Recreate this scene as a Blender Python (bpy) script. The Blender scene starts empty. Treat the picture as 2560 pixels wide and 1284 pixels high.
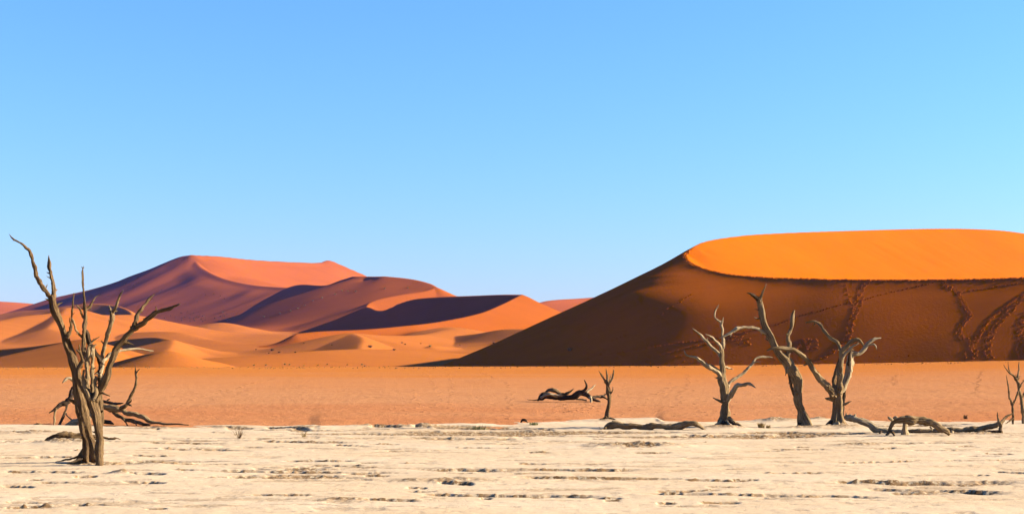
import bpy, bmesh, math, random
import numpy as np
from mathutils import Vector, noise as mnoise

scene = bpy.context.scene
COL = scene.collection
random.seed(7)
RNG = np.random.default_rng(11)

# ------------------------------------------------------------------ camera
F = 3517.0            # focal length in pixels of the 2560 px wide photograph
HY = 903.0            # row of the eye-level horizon in the photograph
CZ = 1.9              # eye height, metres
cam_data = bpy.data.cameras.new("camera")
cam_data.sensor_width = 36.0
cam_data.lens = 36.0 * F / 2560.0
cam_data.shift_y = (HY - 642.0) / 2560.0
cam_data.clip_start = 0.1
cam_data.clip_end = 20000.0
cam = bpy.data.objects.new("camera", cam_data)
cam.location = (0, 0, CZ)
cam.rotation_euler = (math.radians(90), 0, 0)
COL.objects.link(cam)
scene.camera = cam

# ------------------------------------------------------------------ sky, sun, exposure
SUN_EL, SUN_AZ = math.radians(20.0), math.radians(84.0)     # azimuth clockwise from +Y (view direction)
SUN_DIR = Vector((math.sin(SUN_AZ) * math.cos(SUN_EL), math.cos(SUN_AZ) * math.cos(SUN_EL), math.sin(SUN_EL)))
world = bpy.data.worlds.new("World")
scene.world = world
world.use_nodes = True
wn, wl = world.node_tree.nodes, world.node_tree.links
wn.clear()
sky = wn.new("ShaderNodeTexSky")
sky.sky_type = 'NISHITA'
sky.sun_disc = False
sky.sun_elevation = SUN_EL
sky.sun_rotation = SUN_AZ
sky.altitude = 0.0
sky.air_density = 1.6
sky.dust_density = 0.0
sky.ozone_density = 10.0
bg = wn.new("ShaderNodeBackground")
bg.inputs["Strength"].default_value = 0.05
wo = wn.new("ShaderNodeOutputWorld")
tint = wn.new("ShaderNodeMix"); tint.data_type = 'RGBA'; tint.blend_type = 'MULTIPLY'
tint.inputs[0].default_value = 1.0
tint.inputs[7].default_value = (0.97, 0.965, 1.22, 1.0)
wl.new(sky.outputs[0], tint.inputs[6])
wl.new(tint.outputs[2], bg.inputs[0])
wl.new(bg.outputs[0], wo.inputs[0])

sun_data = bpy.data.lights.new("sun", 'SUN')
sun_data.energy = 5.0
sun_data.angle = math.radians(0.5)
sun_data.color = (1.0, 0.94, 0.80)
sun = bpy.data.objects.new("sun", sun_data)
sun.rotation_euler = SUN_DIR.to_track_quat('Z', 'Y').to_euler()
sun.location = (60, 30, 60)
COL.objects.link(sun)

scene.render.engine = 'CYCLES'
scene.cycles.use_denoising = True
scene.cycles.max_bounces = 6
scene.view_settings.view_transform = 'Standard'
scene.view_settings.look = 'None'
scene.view_settings.exposure = 2.36
scene.view_settings.gamma = 1.0
scene.view_settings.use_curve_mapping = False


# ------------------------------------------------------------------ helpers
def P(px, py, Y):
    """A point Y metres away that the photograph shows at column px, row py."""
    return Vector(((px - 1280.0) / F * Y, Y, CZ - (py - HY) / F * Y))


def _hash(ix, iy, seed):
    h = (ix * 374761393 + iy * 668265263 + seed * 1442695041) & 0xFFFFFFFF
    h = ((h ^ (h >> 13)) * 1274126177) & 0xFFFFFFFF
    h = h ^ (h >> 16)
    return h.astype(np.float64) / 4294967295.0


def vnoise(x, y, seed=0):
    """Smooth value noise in -1..1 on numpy arrays."""
    x = np.asarray(x, dtype=np.float64); y = np.asarray(y, dtype=np.float64)
    fx, fy = np.floor(x), np.floor(y)
    ix, iy = fx.astype(np.int64), fy.astype(np.int64)
    tx, ty = x - fx, y - fy
    tx = tx * tx * tx * (tx * (tx * 6 - 15) + 10)
    ty = ty * ty * ty * (ty * (ty * 6 - 15) + 10)
    a, b = _hash(ix, iy, seed), _hash(ix + 1, iy, seed)
    c, d = _hash(ix, iy + 1, seed), _hash(ix + 1, iy + 1, seed)
    return ((a + (b - a) * tx) + ((c + (d - c) * tx) - (a + (b - a) * tx)) * ty) * 2 - 1


def fbm(x, y, octaves=4, seed=0, gain=0.5):
    out, amp, tot, fr = 0.0, 1.0, 0.0, 1.0
    for o in range(octaves):
        out = out + amp * vnoise(x * fr + 17.3 * o, y * fr - 9.1 * o, seed + o * 7)
        tot += amp; amp *= gain; fr *= 2.03
    return out / tot


def sstep(a, b, x):
    t = np.clip((x - a) / (b - a), 0, 1)
    return t * t * (3 - 2 * t)


def smax(a, b, k):
    m = np.maximum(a, b)
    return m + k * np.log(np.exp((a - m) / k) + np.exp((b - m) / k))


def catmull(pts, n):
    """Centripetal-ish resampling of rows of numbers through all control rows."""
    p = np.asarray(pts, dtype=np.float64)
    if len(p) == 2:
        t = np.linspace(0, 1, n)[:, None]
        return p[0] * (1 - t) + p[1] * t
    q = np.vstack([2 * p[0] - p[1], p, 2 * p[-1] - p[-2]])
    seg = np.linalg.norm(np.diff(p[:, :3], axis=0), axis=1) + 1e-9
    s = np.concatenate([[0], np.cumsum(seg)])
    out = []
    for v in np.linspace(0, s[-1], n):
        i = min(int(np.searchsorted(s, v, side='right') - 1), len(seg) - 1)
        t = (v - s[i]) / seg[i]
        a, b, c, d = q[i], q[i + 1], q[i + 2], q[i + 3]
        # tangents limited to the neighbouring chord lengths
        m1 = (c - a) / ((seg[i - 1] if i > 0 else seg[i]) + seg[i]) * seg[i]
        m2 = (d - b) / ((seg[i + 1] if i + 1 < len(seg) else seg[i]) + seg[i]) * seg[i]
        h = np.array([2*t**3-3*t**2+1, t**3-2*t**2+t, -2*t**3+3*t**2, t**3-t**2])
        out.append(h[0]*b + h[1]*m1 + h[2]*c + h[3]*m2)
    return np.array(out)


def link_mesh(name, verts, faces, mat, parent=None, smooth=True, uv=None):
    me = bpy.data.meshes.new(name)
    me.from_pydata(verts, [], faces)
    if smooth:
        me.polygons.foreach_set("use_smooth", [True] * len(me.polygons))
    if uv is not None:
        lay = me.uv_layers.new(name="UVMap")
        idx = np.empty(len(me.loops), dtype=np.int32)
        me.loops.foreach_get("vertex_index", idx)
        lay.data.foreach_set("uv", np.asarray(uv, dtype=np.float32)[idx].ravel())
    me.materials.append(mat)
    ob = bpy.data.objects.new(name, me)
    COL.objects.link(ob)
    ob.parent = parent
    return ob


def grid_mesh(name, X, Y, Z, mat, keep=None, attrs=None):
    """A sheet from 2-D arrays; keep is a per-vertex mask, a quad stays when any corner does."""
    r, c = X.shape
    co = np.stack([X, Y, Z], -1).reshape(-1, 3).astype(np.float32)
    i = np.arange(r * c, dtype=np.int32).reshape(r, c)
    q = np.stack([i[:-1, :-1], i[:-1, 1:], i[1:, 1:], i[1:, :-1]], -1).reshape(-1, 4)
    # normals up: rows run away from the camera, columns to the right
    if keep is not None:
        kf = keep.ravel()
        q = q[kf[q].any(axis=1)]
        used = np.zeros(len(co), bool); used[q.ravel()] = True
        remap = np.cumsum(used).astype(np.int32) - 1
        co = co[used]; q = remap[q]
        if attrs:
            attrs = {k: v.ravel()[used] for k, v in attrs.items()}
    me = bpy.data.meshes.new(name)
    me.vertices.add(len(co)); me.vertices.foreach_set("co", co.ravel())
    me.loops.add(q.size); me.loops.foreach_set("vertex_index", q.ravel())
    me.polygons.add(len(q))
    me.polygons.foreach_set("loop_start", np.arange(0, q.size, 4, dtype=np.int32))
    me.polygons.foreach_set("use_smooth", np.ones(len(q), dtype=bool))
    if attrs:
        for k, v in attrs.items():
            a = me.attributes.new(k, 'FLOAT', 'POINT')
            a.data.foreach_set("value", np.asarray(v, dtype=np.float32).ravel())
    me.update(calc_edges=True)
    me.materials.append(mat)
    ob = bpy.data.objects.new(name, me)
    COL.objects.link(ob)
    return ob


class Sheet:
    """A height field on a fan of columns u = x / y, kept for looking heights up."""
    def __init__(self, us, ys, fn):
        self.us, self.ys = np.asarray(us), np.asarray(ys)
        self.U, self.Y = np.meshgrid(self.us, self.ys)
        self.X = self.U * self.Y
        self.Z = fn(self.X, self.Y)

    def column(self, u):
        i = int(np.clip(np.searchsorted(self.us, u) - 1, 0, len(self.us) - 2))
        t = (u - self.us[i]) / (self.us[i + 1] - self.us[i])
        return self.Z[:, i] * (1 - t) + self.Z[:, i + 1] * t

    def z(self, x, y):
        return float(np.interp(y, self.ys, self.column(x / y)))

    def lookup(self, X, Y):
        """Bilinear heights for whole arrays."""
        U = X / Y
        i = np.clip(np.searchsorted(self.us, U) - 1, 0, len(self.us) - 2)
        j = np.clip(np.searchsorted(self.ys, Y) - 1, 0, len(self.ys) - 2)
        t = np.clip((U - self.us[i]) / (self.us[i + 1] - self.us[i]), 0, 1)
        v = np.clip((Y - self.ys[j]) / (self.ys[j + 1] - self.ys[j]), 0, 1)
        Z = self.Z
        return (Z[j, i] * (1 - t) + Z[j, i + 1] * t) * (1 - v) + (Z[j + 1, i] * (1 - t) + Z[j + 1, i + 1] * t) * v

    def hit(self, px, py, ymin=0.0):
        """First point of the sheet on the line of sight through the photograph's px, py."""
        u = (px - 1280.0) / F
        d = self.column(u) - (CZ - (py - HY) / F * self.ys)
        k = np.nonzero((d >= 0) & (self.ys >= ymin))[0]
        if len(k) == 0:
            return None
        k = k[0]
        if k > 0 and d[k - 1] < 0:
            t = -d[k - 1] / (d[k] - d[k - 1])
            yy = self.ys[k - 1] + t * (self.ys[k] - self.ys[k - 1])
        else:
            yy = self.ys[k]
        return Vector((u * yy, yy, float(np.interp(yy, self.ys, self.column(u)))))


def fan(lo, hi, dense, coarse_out=0.75, n_out=14):
    """Column positions: dense between lo and hi, sparse out to +-coarse_out."""
    mid = np.linspace(lo, hi, dense)
    left = np.linspace(-coarse_out, lo, n_out + 1)[:-1]
    right = np.linspace(hi, coarse_out, n_out + 1)[1:]
    return np.concatenate([left, mid, right])


# ------------------------------------------------------------------ dune ridges
class Ridge:
    """A dune crest: control rows px, py, depth, then the slopes to the left and right of its run.
    A slope is tan or (tan, length, tan beyond that length)."""
    def __init__(self, rows, left, right, n=60, rnd=0.0):
        rows = list(rows)
        full = []
        for r in rows:
            p = P(r[0], r[1], r[2])
            L = r[3] if len(r) > 3 and r[3] is not None else left
            R = r[4] if len(r) > 4 and r[4] is not None else right
            L = L if isinstance(L, tuple) else (L, 0.0, L)
            R = R if isinstance(R, tuple) else (R, 0.0, R)
            full.append([p.x, p.y, p.z, *L, *R])
        self.pts = catmull(full, n)
        self.rnd = rnd

    def height(self, X, Y, floor=0.0):
        """Height of the dune and distance to its crest, worked out only where it can stand above the floor."""
        best = np.full(X.shape, -1e4, np.float32)
        dist = np.full(X.shape, 1e6, np.float32)
        A = self.pts
        mins = max(0.08, min(A[:, c].min() for c in (3, 5, 6, 8)))
        reach = (A[:, 2].max() - floor) / mins + 4 * self.rnd + 6
        box = ((X > A[:, 0].min() - reach) & (X < A[:, 0].max() + reach) &
               (Y > A[:, 1].min() - reach) & (Y < A[:, 1].max() + reach))
        if not box.any():
            return best, dist
        x, y = X[box].astype(np.float32), Y[box].astype(np.float32)
        bz = np.zeros(x.shape, np.float32); bw = np.zeros(x.shape, np.float32); bd = np.full(x.shape, 1e6, np.float32)
        flat = bool((A[:, 4] == 0).all() and (A[:, 7] == 0).all())
        for i in range(len(A) - 1):
            a, b = A[i], A[i + 1]
            ex, ey = float(b[0] - a[0]), float(b[1] - a[1])
            ll = ex * ex + ey * ey + 1e-12
            t = np.clip(((x - float(a[0])) * (ex / ll) + (y - float(a[1])) * (ey / ll)), 0, 1)
            dx, dy = x - (float(a[0]) + t * ex), y - (float(a[1]) + t * ey)
            d = np.sqrt(dx * dx + dy * dy)
            w = np.clip((ex * dy - ey * dx) / (math.sqrt(ll) * (d + 1e-6)) + 0.5, 0, 1)
            de = np.sqrt(d * d + np.float32(self.rnd ** 2)) - self.rnd if self.rnd else d

            def pr(c):
                return float(a[c]) if a[c] == b[c] else float(a[c]) + t * float(b[c] - a[c])
            if flat:
                m_ = pr(5) * w + pr(8) * (1 - w)
                drop = de * m_
            else:
                l1, l2 = pr(4), pr(7)
                dl = pr(3) * np.minimum(de, l1) + pr(5) * np.maximum(de - l1, 0)
                dr = pr(6) * np.minimum(de, l2) + pr(8) * np.maximum(de - l2, 0)
                drop = dl * w + dr * (1 - w)
            wt = (d * d + np.float32(0.02)) ** np.float32(-5.0)
            bz += wt * (pr(2) - drop); bw += wt
            np.minimum(bd, d, out=bd)
        best[box] = bz / bw; dist[box] = bd
        return best, dist


def ridges_height(ridges, X, Y, floor=0.0):
    H = np.full(X.shape, -1e4); D = np.full(X.shape, 1e6)
    for r in ridges:
        z, d = r.height(X, Y, floor)
        H = np.maximum(H, z)
        D = np.minimum(D, d)
    return H, D


def blur2(Z, su, sy):
    """Gaussian blur along both directions of a sheet (cells)."""
    for ax, sg in ((1, su), (0, sy)):
        n = int(3 * sg)
        if n < 1:
            continue
        kr = np.exp(-0.5 * (np.arange(-n, n + 1) / sg) ** 2); kr /= kr.sum()
        pad = [(0, 0), (0, 0)]; pad[ax] = (n, n)
        Q = np.pad(Z, pad, mode='edge')
        out = np.zeros_like(Z)
        for k, wgt in enumerate(kr):
            sl = [slice(None), slice(None)]; sl[ax] = slice(k, k + Z.shape[ax])
            out += wgt * Q[tuple(sl)]
        Z = out
    return Z


# ------------------------------------------------------------------ materials
def node_mat(name):
    m = bpy.data.materials.new(name)
    m.use_nodes = True
    nt = m.node_tree
    b = nt.nodes["Principled BSDF"]
    b.inputs["Specular IOR Level"].default_value = 0.0
    b.inputs["Roughness"].default_value = 0.95
    return m, nt, b


def add(nt, kind, **kw):
    n = nt.nodes.new(kind)
    for k, v in kw.items():
        setattr(n, k, v)
    return n


def noise_node(nt, vec, scale, detail=4.0, rough=0.55):
    n = add(nt, "ShaderNodeTexNoise")
    n.inputs["Scale"].default_value = scale
    n.inputs["Detail"].default_value = detail
    n.inputs["Roughness"].default_value = rough
    nt.links.new(vec, n.inputs["Vector"])
    return n.outputs["Fac"]


def ramp(nt, fac, stops):
    r = add(nt, "ShaderNodeValToRGB")
    e = r.color_ramp.elements
    while len(e) > len(stops):
        e.remove(e[-1])
    while len(e) < len(stops):
        e.new(0.5)
    for el, (p, c) in zip(e, stops):
        el.position = p
        el.color = (*c, 1) if not isinstance(c, (int, float)) else (c, c, c, 1)
    nt.links.new(fac, r.inputs[0])
    return r.outputs[0]


def mix(nt, fac, a, b, mode='MIX'):
    m = add(nt, "ShaderNodeMix", data_type='RGBA', blend_type=mode)
    for sock, v in ((m.inputs[0], fac), (m.inputs[6], a), (m.inputs[7], b)):
        if isinstance(v, bpy.types.NodeSocket):
            nt.links.new(v, sock)
        elif isinstance(v, (int, float)):
            sock.default_value = v
        else:
            sock.default_value = (*v, 1)
    return m.outputs[2]


def mapping(nt, vec, scale, rot=(0, 0, 0)):
    m = add(nt, "ShaderNodeMapping")
    m.inputs["Scale"].default_value = scale
    m.inputs["Rotation"].default_value = rot
    nt.links.new(vec, m.inputs["Vector"])
    return m.outputs[0]


def bump(nt, bsdf, height, strength, dist):
    b = add(nt, "ShaderNodeBump")
    b.inputs["Strength"].default_value = strength
    b.inputs["Distance"].default_value = dist
    nt.links.new(height, b.inputs["Height"])
    nt.links.new(b.outputs[0], bsdf.inputs["Normal"])
    return b


def sand_material(name, dark, light, size, grain_scale=3.0, grain=0.15):
    m, nt, b = node_mat(name)
    pos = add(nt, "ShaderNodeTexCoord").outputs["Object"]
    big = noise_node(nt, pos, 1.0 / size, 4, 0.5)
    streak = noise_node(nt, mapping(nt, pos, (1.0 / size, 4.0 / size, 2.0 / size), (0, 0, 0.5)), 4.0, 3, 0.6)
    c = ramp(nt, big, [(0.3, dark), (0.7, light)])
    c2 = mix(nt, ramp(nt, streak, [(0.35, 0.0), (0.75, 0.35)]), c, tuple(0.80 * v for v in dark))
    nt.links.new(c2, b.inputs["Base Color"])
    g = noise_node(nt, pos, grain_scale, 5, 0.65)
    bump(nt, b, g, 0.6, grain)
    return m


M_BIG = sand_material("dune_sand_orange", (0.25, 0.054, 0.0012), (0.285, 0.062, 0.0016), 30, 2.0, 0.10)
M_FAR = sand_material("dune_sand_red", (0.185, 0.043, 0.0035), (0.22, 0.052, 0.0045), 160, 0.6, 0.25)
M_MID = sand_material("dune_sand_mid", (0.225, 0.064, 0.010), (0.27, 0.082, 0.015), 70, 1.2, 0.15)


# ------------------------------------------------------------------ the dune field behind
def base_ground(X, Y):
    g = np.interp(Y, [120, 150, 215, 300, 380, 450, 600, 1000, 1400, 2500, 9000],
                  [-1.0, -0.8, -0.5, -0.3, 2.6, 6.0, 12.0, 26.0, 36.0, 46.0, 60.0])
    amp = np.interp(Y, [150, 300, 800, 2000], [0.1, 0.5, 2.0, 5.0])
    return g + amp * fbm(X / 70.0, Y / 110.0, 3, 5)


FIELD = [
    # small crescent behind the pale mound
    Ridge([(40, 778, 980, 0.2, 0.2), (120, 772, 930, 0.2, 0.22), (175, 763, 900, 0.2, 0.25), (235, 758, 870, 0.25, 0.28),
           (290, 763, 842, 0.4, 0.55), (318, 772, 826, 0.5, 0.6), (331, 783, 815, 0.5, 0.6)], 0.3, 0.3),
    # pale mound on the left, with a small peak
    Ridge([(-220, 838, 500), (-100, 822, 520), (0, 802, 545), (60, 790, 560), (140, 781, 580), (169, 768, 588), (205, 784, 600),
           (270, 787, 615), (330, 787, 630), (400, 800, 650), (470, 814, 670)], 0.22, 0.20, rnd=3),
    Ridge([(169, 768, 588), (150, 790, 560), (120, 820, 520)], 0.2, 0.3, 20, 1),
    # shaded crests, left foreground of the field
    Ridge([(-200, 893, 352), (-80, 880, 345), (0, 872, 337), (80, 865, 327), (165, 853, 315), (215, 846, 308)], 0.25, (0.45, 7, 0.24)),
    Ridge([(215, 846, 308), (235, 870, 290), (240, 900, 270)], 0.36, 0.2, 20, 1),
    Ridge([(235, 864, 468), (290, 850, 448), (340, 845, 432), (390, 842, 420), (432, 849, 410)], 0.25, (0.47, 7, 0.22)),
    Ridge([(432, 849, 410), (425, 868, 385), (400, 890, 350)], 0.34, 0.2, 20, 1),
    Ridge([(240, 848, 600), (300, 836, 570), (380, 829, 540), (450, 831, 530), (520, 850, 520)], 0.2, 0.2, rnd=4),
    Ridge([(250, 915, 285), (330, 893, 266), (380, 882, 254), (425, 877, 246)], 0.3, (0.48, 12, 0.28)),
    Ridge([(425, 877, 246), (460, 888, 251), (520, 902, 258)], 0.3, 0.3, 20, 2),
    Ridge([(400, 842, 760), (480, 822, 740), (550, 806, 720), (600, 815, 735), (650, 826, 760), (720, 832, 790)], 0.25, 0.22, rnd=4),
    Ridge([(765, 856, 455), (800, 847, 446), (840, 838, 437), (880, 832, 430)], 0.25, (0.58, 7, 0.22)),
    Ridge([(880, 832, 430), (905, 845, 405), (900, 870, 370)], 0.35, 0.25, 20, 1),
    Ridge([(880, 832, 430), (960, 838, 450), (1060, 836, 480), (1130, 820, 510)], 0.2, 0.2, 20, 3),
    Ridge([(440, 900, 320), (560, 893, 312), (700, 884, 322), (800, 876, 334), (930, 872, 350), (1050, 877, 368), (1150, 884, 382)], 0.16, 0.12, rnd=5),
    Ridge([(1028, 881, 428), (1048, 871, 424), (1075, 864, 422)], 0.3, 0.5, 20),
    Ridge([(1075, 864, 422), (1110, 866, 430), (1150, 872, 440), (1200, 876, 450)], 0.3, 0.35, 20),
    Ridge([(980, 848, 540), (1060, 830, 528), (1110, 818, 520), (1150, 820, 530), (1190, 828, 545)], 0.2, 0.2, rnd=4),
    Ridge([(1080, 846, 500), (1200, 833, 478), (1260, 823, 466), (1330, 822, 455)], 0.2, (0.3, 15, 0.2), rnd=2),
]
FAR_LEFT = [Ridge([(-420, 740, 1600), (-200, 742, 1640), (0, 753, 1700), (60, 757, 1725), (120, 763, 1750), (220, 778, 1790)], 0.25, 0.22, rnd=12)]
FAR_RIGHT = [Ridge([(1320, 772, 1400), (1355, 755, 1430), (1390, 749, 1460), (1440, 746, 1500), (1560, 738, 1580), (1700, 735, 1660)], 0.3, 0.25, rnd=4)]

PEAK = (480, 637, 1400)
DUNE_ONE = [
    Ridge([(60, 790, 1500, 0.25, 0.18), (145, 745, 1480, 0.25, 0.22), (240, 721, 1455, 0.3, 0.32), (340, 689, 1430, 0.3, 0.37),
           (420, 655, 1410, 0.3, 0.38), (455, 641, 1403, 0.3, 0.38), (*PEAK, 0.3, 0.37)], 0.3, 0.32, rnd=7),
    Ridge([PEAK, (492, 655, 1372), (508, 670, 1348), (560, 695, 1290), (640, 712, 1240), (720, 718, 1200), (800, 724, 1165)], 0.5, 0.315),
    Ridge([PEAK, (545, 640, 1430), (620, 648, 1480), (700, 653, 1530), (800, 656, 1590), (823, 650, 1605),
           (870, 669, 1610), (918, 690, 1615), (1000, 730, 1620)], 0.45, 0.48),
]
DUNE_TWO = [
    Ridge([(545, 812, 1150), (600, 785, 1120), (660, 748, 1085), (735, 713, 1045), (815, 712, 990), (850, 700, 968), (882, 690, 950)], 0.4, 0.62, 60),
    Ridge([(882, 690, 950, 0.4, (0.6, 6, 0.3)), (905, 690, 944, 0.4, 0.28), (925, 690, 939, 0.4, (0.6, 7, 0.3)), (945, 690, 934, 0.4, (0.5, 6, 0.3)), (965, 690, 929, 0.4, (0.29, 55, 0.5)),
           (1030, 697, 915, 0.4, (0.31, 32, 0.6)), (1075, 708, 903, 0.4, (0.31, 14, 0.6)), (1092, 717, 897, 0.45, (0.3, 2, 0.6))], 0.4, 0.25, 70),
    Ridge([(882, 690, 950), (866, 708, 942), (850, 729, 936), (820, 742, 938), (782, 753, 945), (727, 777, 960), (660, 793, 985), (590, 807, 1020), (545, 813, 1060)], (0.27, 80, 0.13), 0.35, 60),
    Ridge([(1092, 717, 897), (1060, 727, 885), (1000, 736, 868), (950, 746, 855), (925, 756, 846), (918, 765, 838), (925, 771, 828)], 0.55, 0.29, 70),
]
TIP = (1305, 735, 650)
DUNE_THREE = [
    Ridge([(740, 835, 775), (790, 815, 758), (840, 797, 735), (905, 770, 712), (922, 767, 706), (945, 775, 698), (965, 773, 692), (1000, 757, 690), (1040, 746, 686),
           (1100, 741, 679), (1180, 738, 669), (1260, 735, 656), TIP], 0.5, 0.66, 100),
    Ridge([TIP, (1255, 760, 618), (1200, 782, 592), (1100, 803, 556), (1000, 815, 530), (900, 823, 512), (800, 827, 500), (740, 833, 492)], 0.40, 0.5, 70),
]


def field_height(X, Y):
    g = base_ground(X, Y)
    H, D = ridges_height(FIELD, X, Y)
    k = np.interp(Y, [200, 1000], [0.35, 1.5])
    z = smax(g, H, k)
    return z + np.interp(Y, [200, 1000], [0.06, 0.5]) * fbm(X / 16, Y / 30, 3, 31) * sstep(2, 12, D)


us = fan(-0.42, 0.10, 520)
ys = np.concatenate([np.geomspace(150, 1250, 640), np.geomspace(1260, 9000, 60)])
FIELD_SHEET = Sheet(us, ys, field_height)
o = grid_mesh("dune_field", FIELD_SHEET.X, FIELD_SHEET.Y, FIELD_SHEET.Z, M_MID)
o["kind"] = "structure"; o["label"] = "low rolling orange dunes filling the valley before the tall dunes"


def dune_object(name, label, ridges, us, ys, mat, amp, wl_, k, seed, cut=6.0):
    def fn(X, Y):
        H, D = ridges_height(ridges, X, Y, 8.0)
        H = H + (blur2(H, 5, 4) - H) * sstep(0.06 * wl_, 0.35 * wl_, D)
        A_, B_ = 0.78 * X - 0.62 * Y, 0.62 * X + 0.78 * Y      # across and down the shaded faces
        fl = amp * fbm(A_ / wl_, B_ / (4 * wl_), 2, seed) * sstep(0.1 * wl_, 0.8 * wl_, D)
        fn.raw = H + fl
        g = FIELD_SHEET.lookup(X, Y)
        fn.gap = fn.raw - g
        return smax(fn.raw, g, k) - 0.06 * k
    sh = Sheet(us, ys, fn)
    keep = fn.gap > -cut * k
    ob = grid_mesh(name, sh.X, sh.Y, sh.Z, mat, keep)
    ob["kind"] = "structure"; ob["label"] = label
    return sh, ob


S1, d1 = dune_object("sand_dune", "tall distant dune with purple left face and bright orange hollow", DUNE_ONE,
                     np.linspace(-0.46, 0.02, 420), np.linspace(1020, 1760, 330), M_FAR, 2.6, 38.0, 2.0, 41)
S2, d2 = dune_object("sand_dune", "middle dune with a dark blue shaded slip face", DUNE_TWO,
                     np.linspace(-0.26, 0.05, 380), np.linspace(600, 1200, 400), M_FAR, 1.6, 40.0, 1.5, 43)
S3, d3 = dune_object("sand_dune", "sharp crested dune, blue shaded hollow left and bright orange flank right", DUNE_THREE,
                     np.linspace(-0.18, 0.09, 380), np.linspace(430, 780, 360), M_FAR, 0.9, 30.0, 1.2, 47)
S4, d4 = dune_object("sand_dune", "low far orange ridge at the left edge of the skyline", FAR_LEFT,
                     np.linspace(-0.55, -0.24, 140), np.linspace(1300, 2100, 120), M_FAR, 3.0, 60.0, 2.0, 53)
S5, d5 = dune_object("sand_dune", "small far pinkish ridge beside the big dark dune", FAR_RIGHT,
                     np.linspace(-0.02, 0.16, 140), np.linspace(1200, 1800, 120), M_FAR, 3.0, 60.0, 2.0, 57)

# ------------------------------------------------------------------ the big near dune
BEND = (1712, 633, 280)
BIG = [
    Ridge([(*BEND, None, (0.40, 12, 0.46)), (1714, 640, 277, None, (0.36, 14, 0.50)), (1720, 650, 273, None, (0.29, 18, 0.56)), (1735, 660, 269, None, (0.28, 18, 0.62)),
           (1770, 673, 264, None, (0.33, 16, 0.67)), (1830, 685, 259, None, (0.40, 14, 0.68)), (1930, 692, 254, None, (0.49, 12, 0.68)), (2020, 695, 250.5, None, (0.54, 10, 0.68)),
           (2100, 697, 247.6, None, (0.56, 10, 0.67)), (2300, 698, 242.4), (2450, 696, 238.9), (2560, 692, 236.5), (2700, 690, 233.6), (2950, 700, 227), (3300, 730, 218)], 0.5, (0.585, 9, 0.63), 110),
    Ridge([(*BEND, 0.46, None), (1730, 618, 283, 0.46, None), (1760, 604, 289, 0.46, None), (1820, 593, 301, 0.44, None), (1900, 585, 319, 0.38, None), (2100, 577, 367), (2350, 571, 424),
           (2480, 574, 457), (2560, 583, 480), (2700, 610, 520), (2900, 650, 560)], 0.27, 0.56, 80),
]


def big_height(X, Y):
    H, D = ridges_height(BIG, X, Y, -2.0)
    soft = blur2(H, 9, 5)
    H = H + (soft - H) * sstep(1.0, 6.0, D)
    H = H + (blur2(soft, 22, 12) - H) * sstep(5.0, 16.0, D) * sstep(258, 268, Y)
    # broad swell and hollow of the shaded face
    H = H + 0.45 * fbm(X / 26.0, Y / 18.0, 2, 61) * sstep(1, 14, D)
    # slip streaks down the sunlit hollow
    A_, B2 = 0.53 * X + 0.85 * Y, 0.85 * X - 0.53 * Y
    H = H + (0.20 * fbm(A_ / 6.0, B2 / 60.0, 3, 69) + 0.07 * fbm(A_ / 1.6, B2 / 40.0, 2, 70)) * sstep(2, 10, D) * sstep(256, 264, Y)
    g = base_ground(X, Y)
    big_height.gap = H - g
    return smax(H, g, 0.5) - 0.03


us = np.concatenate([np.linspace(-0.09, 0.40, 600), np.linspace(0.405, 0.62, 40)])
ys = np.geomspace(195, 560, 460)
BIG_SHEET = Sheet(us, ys, big_height)
big = grid_mesh("sand_dune", BIG_SHEET.X, BIG_SHEET.Y, BIG_SHEET.Z, M_BIG, big_height.gap > -4)
big["kind"] = "structure"; big["label"] = "big near dune with dark brown face under a glowing orange hollow"

# ------------------------------------------------------------------ sand plain and salt pan
EDGE_PX = np.array([-900, 0, 300, 540, 700, 775, 800, 900, 1050, 1250, 1400, 1500, 1640, 1660, 1760, 1900, 2050, 2300, 2450, 2560, 3500], float)
EDGE_PY = np.array([1062, 1063, 1063, 1061, 1058, 1058, 1066, 1065, 1061, 1057, 1054, 1047, 1045, 1053, 1055, 1051, 1050, 1053, 1052, 1049, 1048], float)
CREST_PX = np.array([-900, 0, 700, 1060, 1500, 1900, 2200, 2560, 3500], float)
CREST_PY = np.array([919, 918, 917, 916, 915, 912, 907, 900, 890], float)
YC = 132.0


def edge_depth(X, Y):
    px = 1280 + F * X / np.maximum(Y, 1)
    return CZ * F / (np.interp(px, EDGE_PX, EDGE_PY) - HY)


def plain_height(X, Y):
    px = 1280 + F * X / Y
    b = edge_depth(X, Y)
    bs = np.interp(px, [-900, 800, 1600, 3500], [42.5, 42.5, 45.0, 45.0])
    zc = CZ - (np.interp(px, CREST_PX, CREST_PY) - HY) / F * YC
    t = (Y - bs) / (YC - bs)
    up = zc * np.clip(t, 0, 1) ** 1.05
    z = np.where(t >= 0, up, -0.22 * (1 - np.exp(np.minimum(t, 0) * 14)))
    z = z - 0.022 * (b - bs) * np.exp(-((Y - bs) / 7.0) ** 2)
    z = np.where(Y > YC, zc - 1.9 * sstep(YC, YC + 55, Y), z)
    z = z + 0.05 * fbm(X / 5, Y / 6, 3, 71) * np.clip(1 - t, 0.25, 1) + 0.012 * fbm(X / 0.6, Y / 0.7, 2, 77)
    return z


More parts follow.
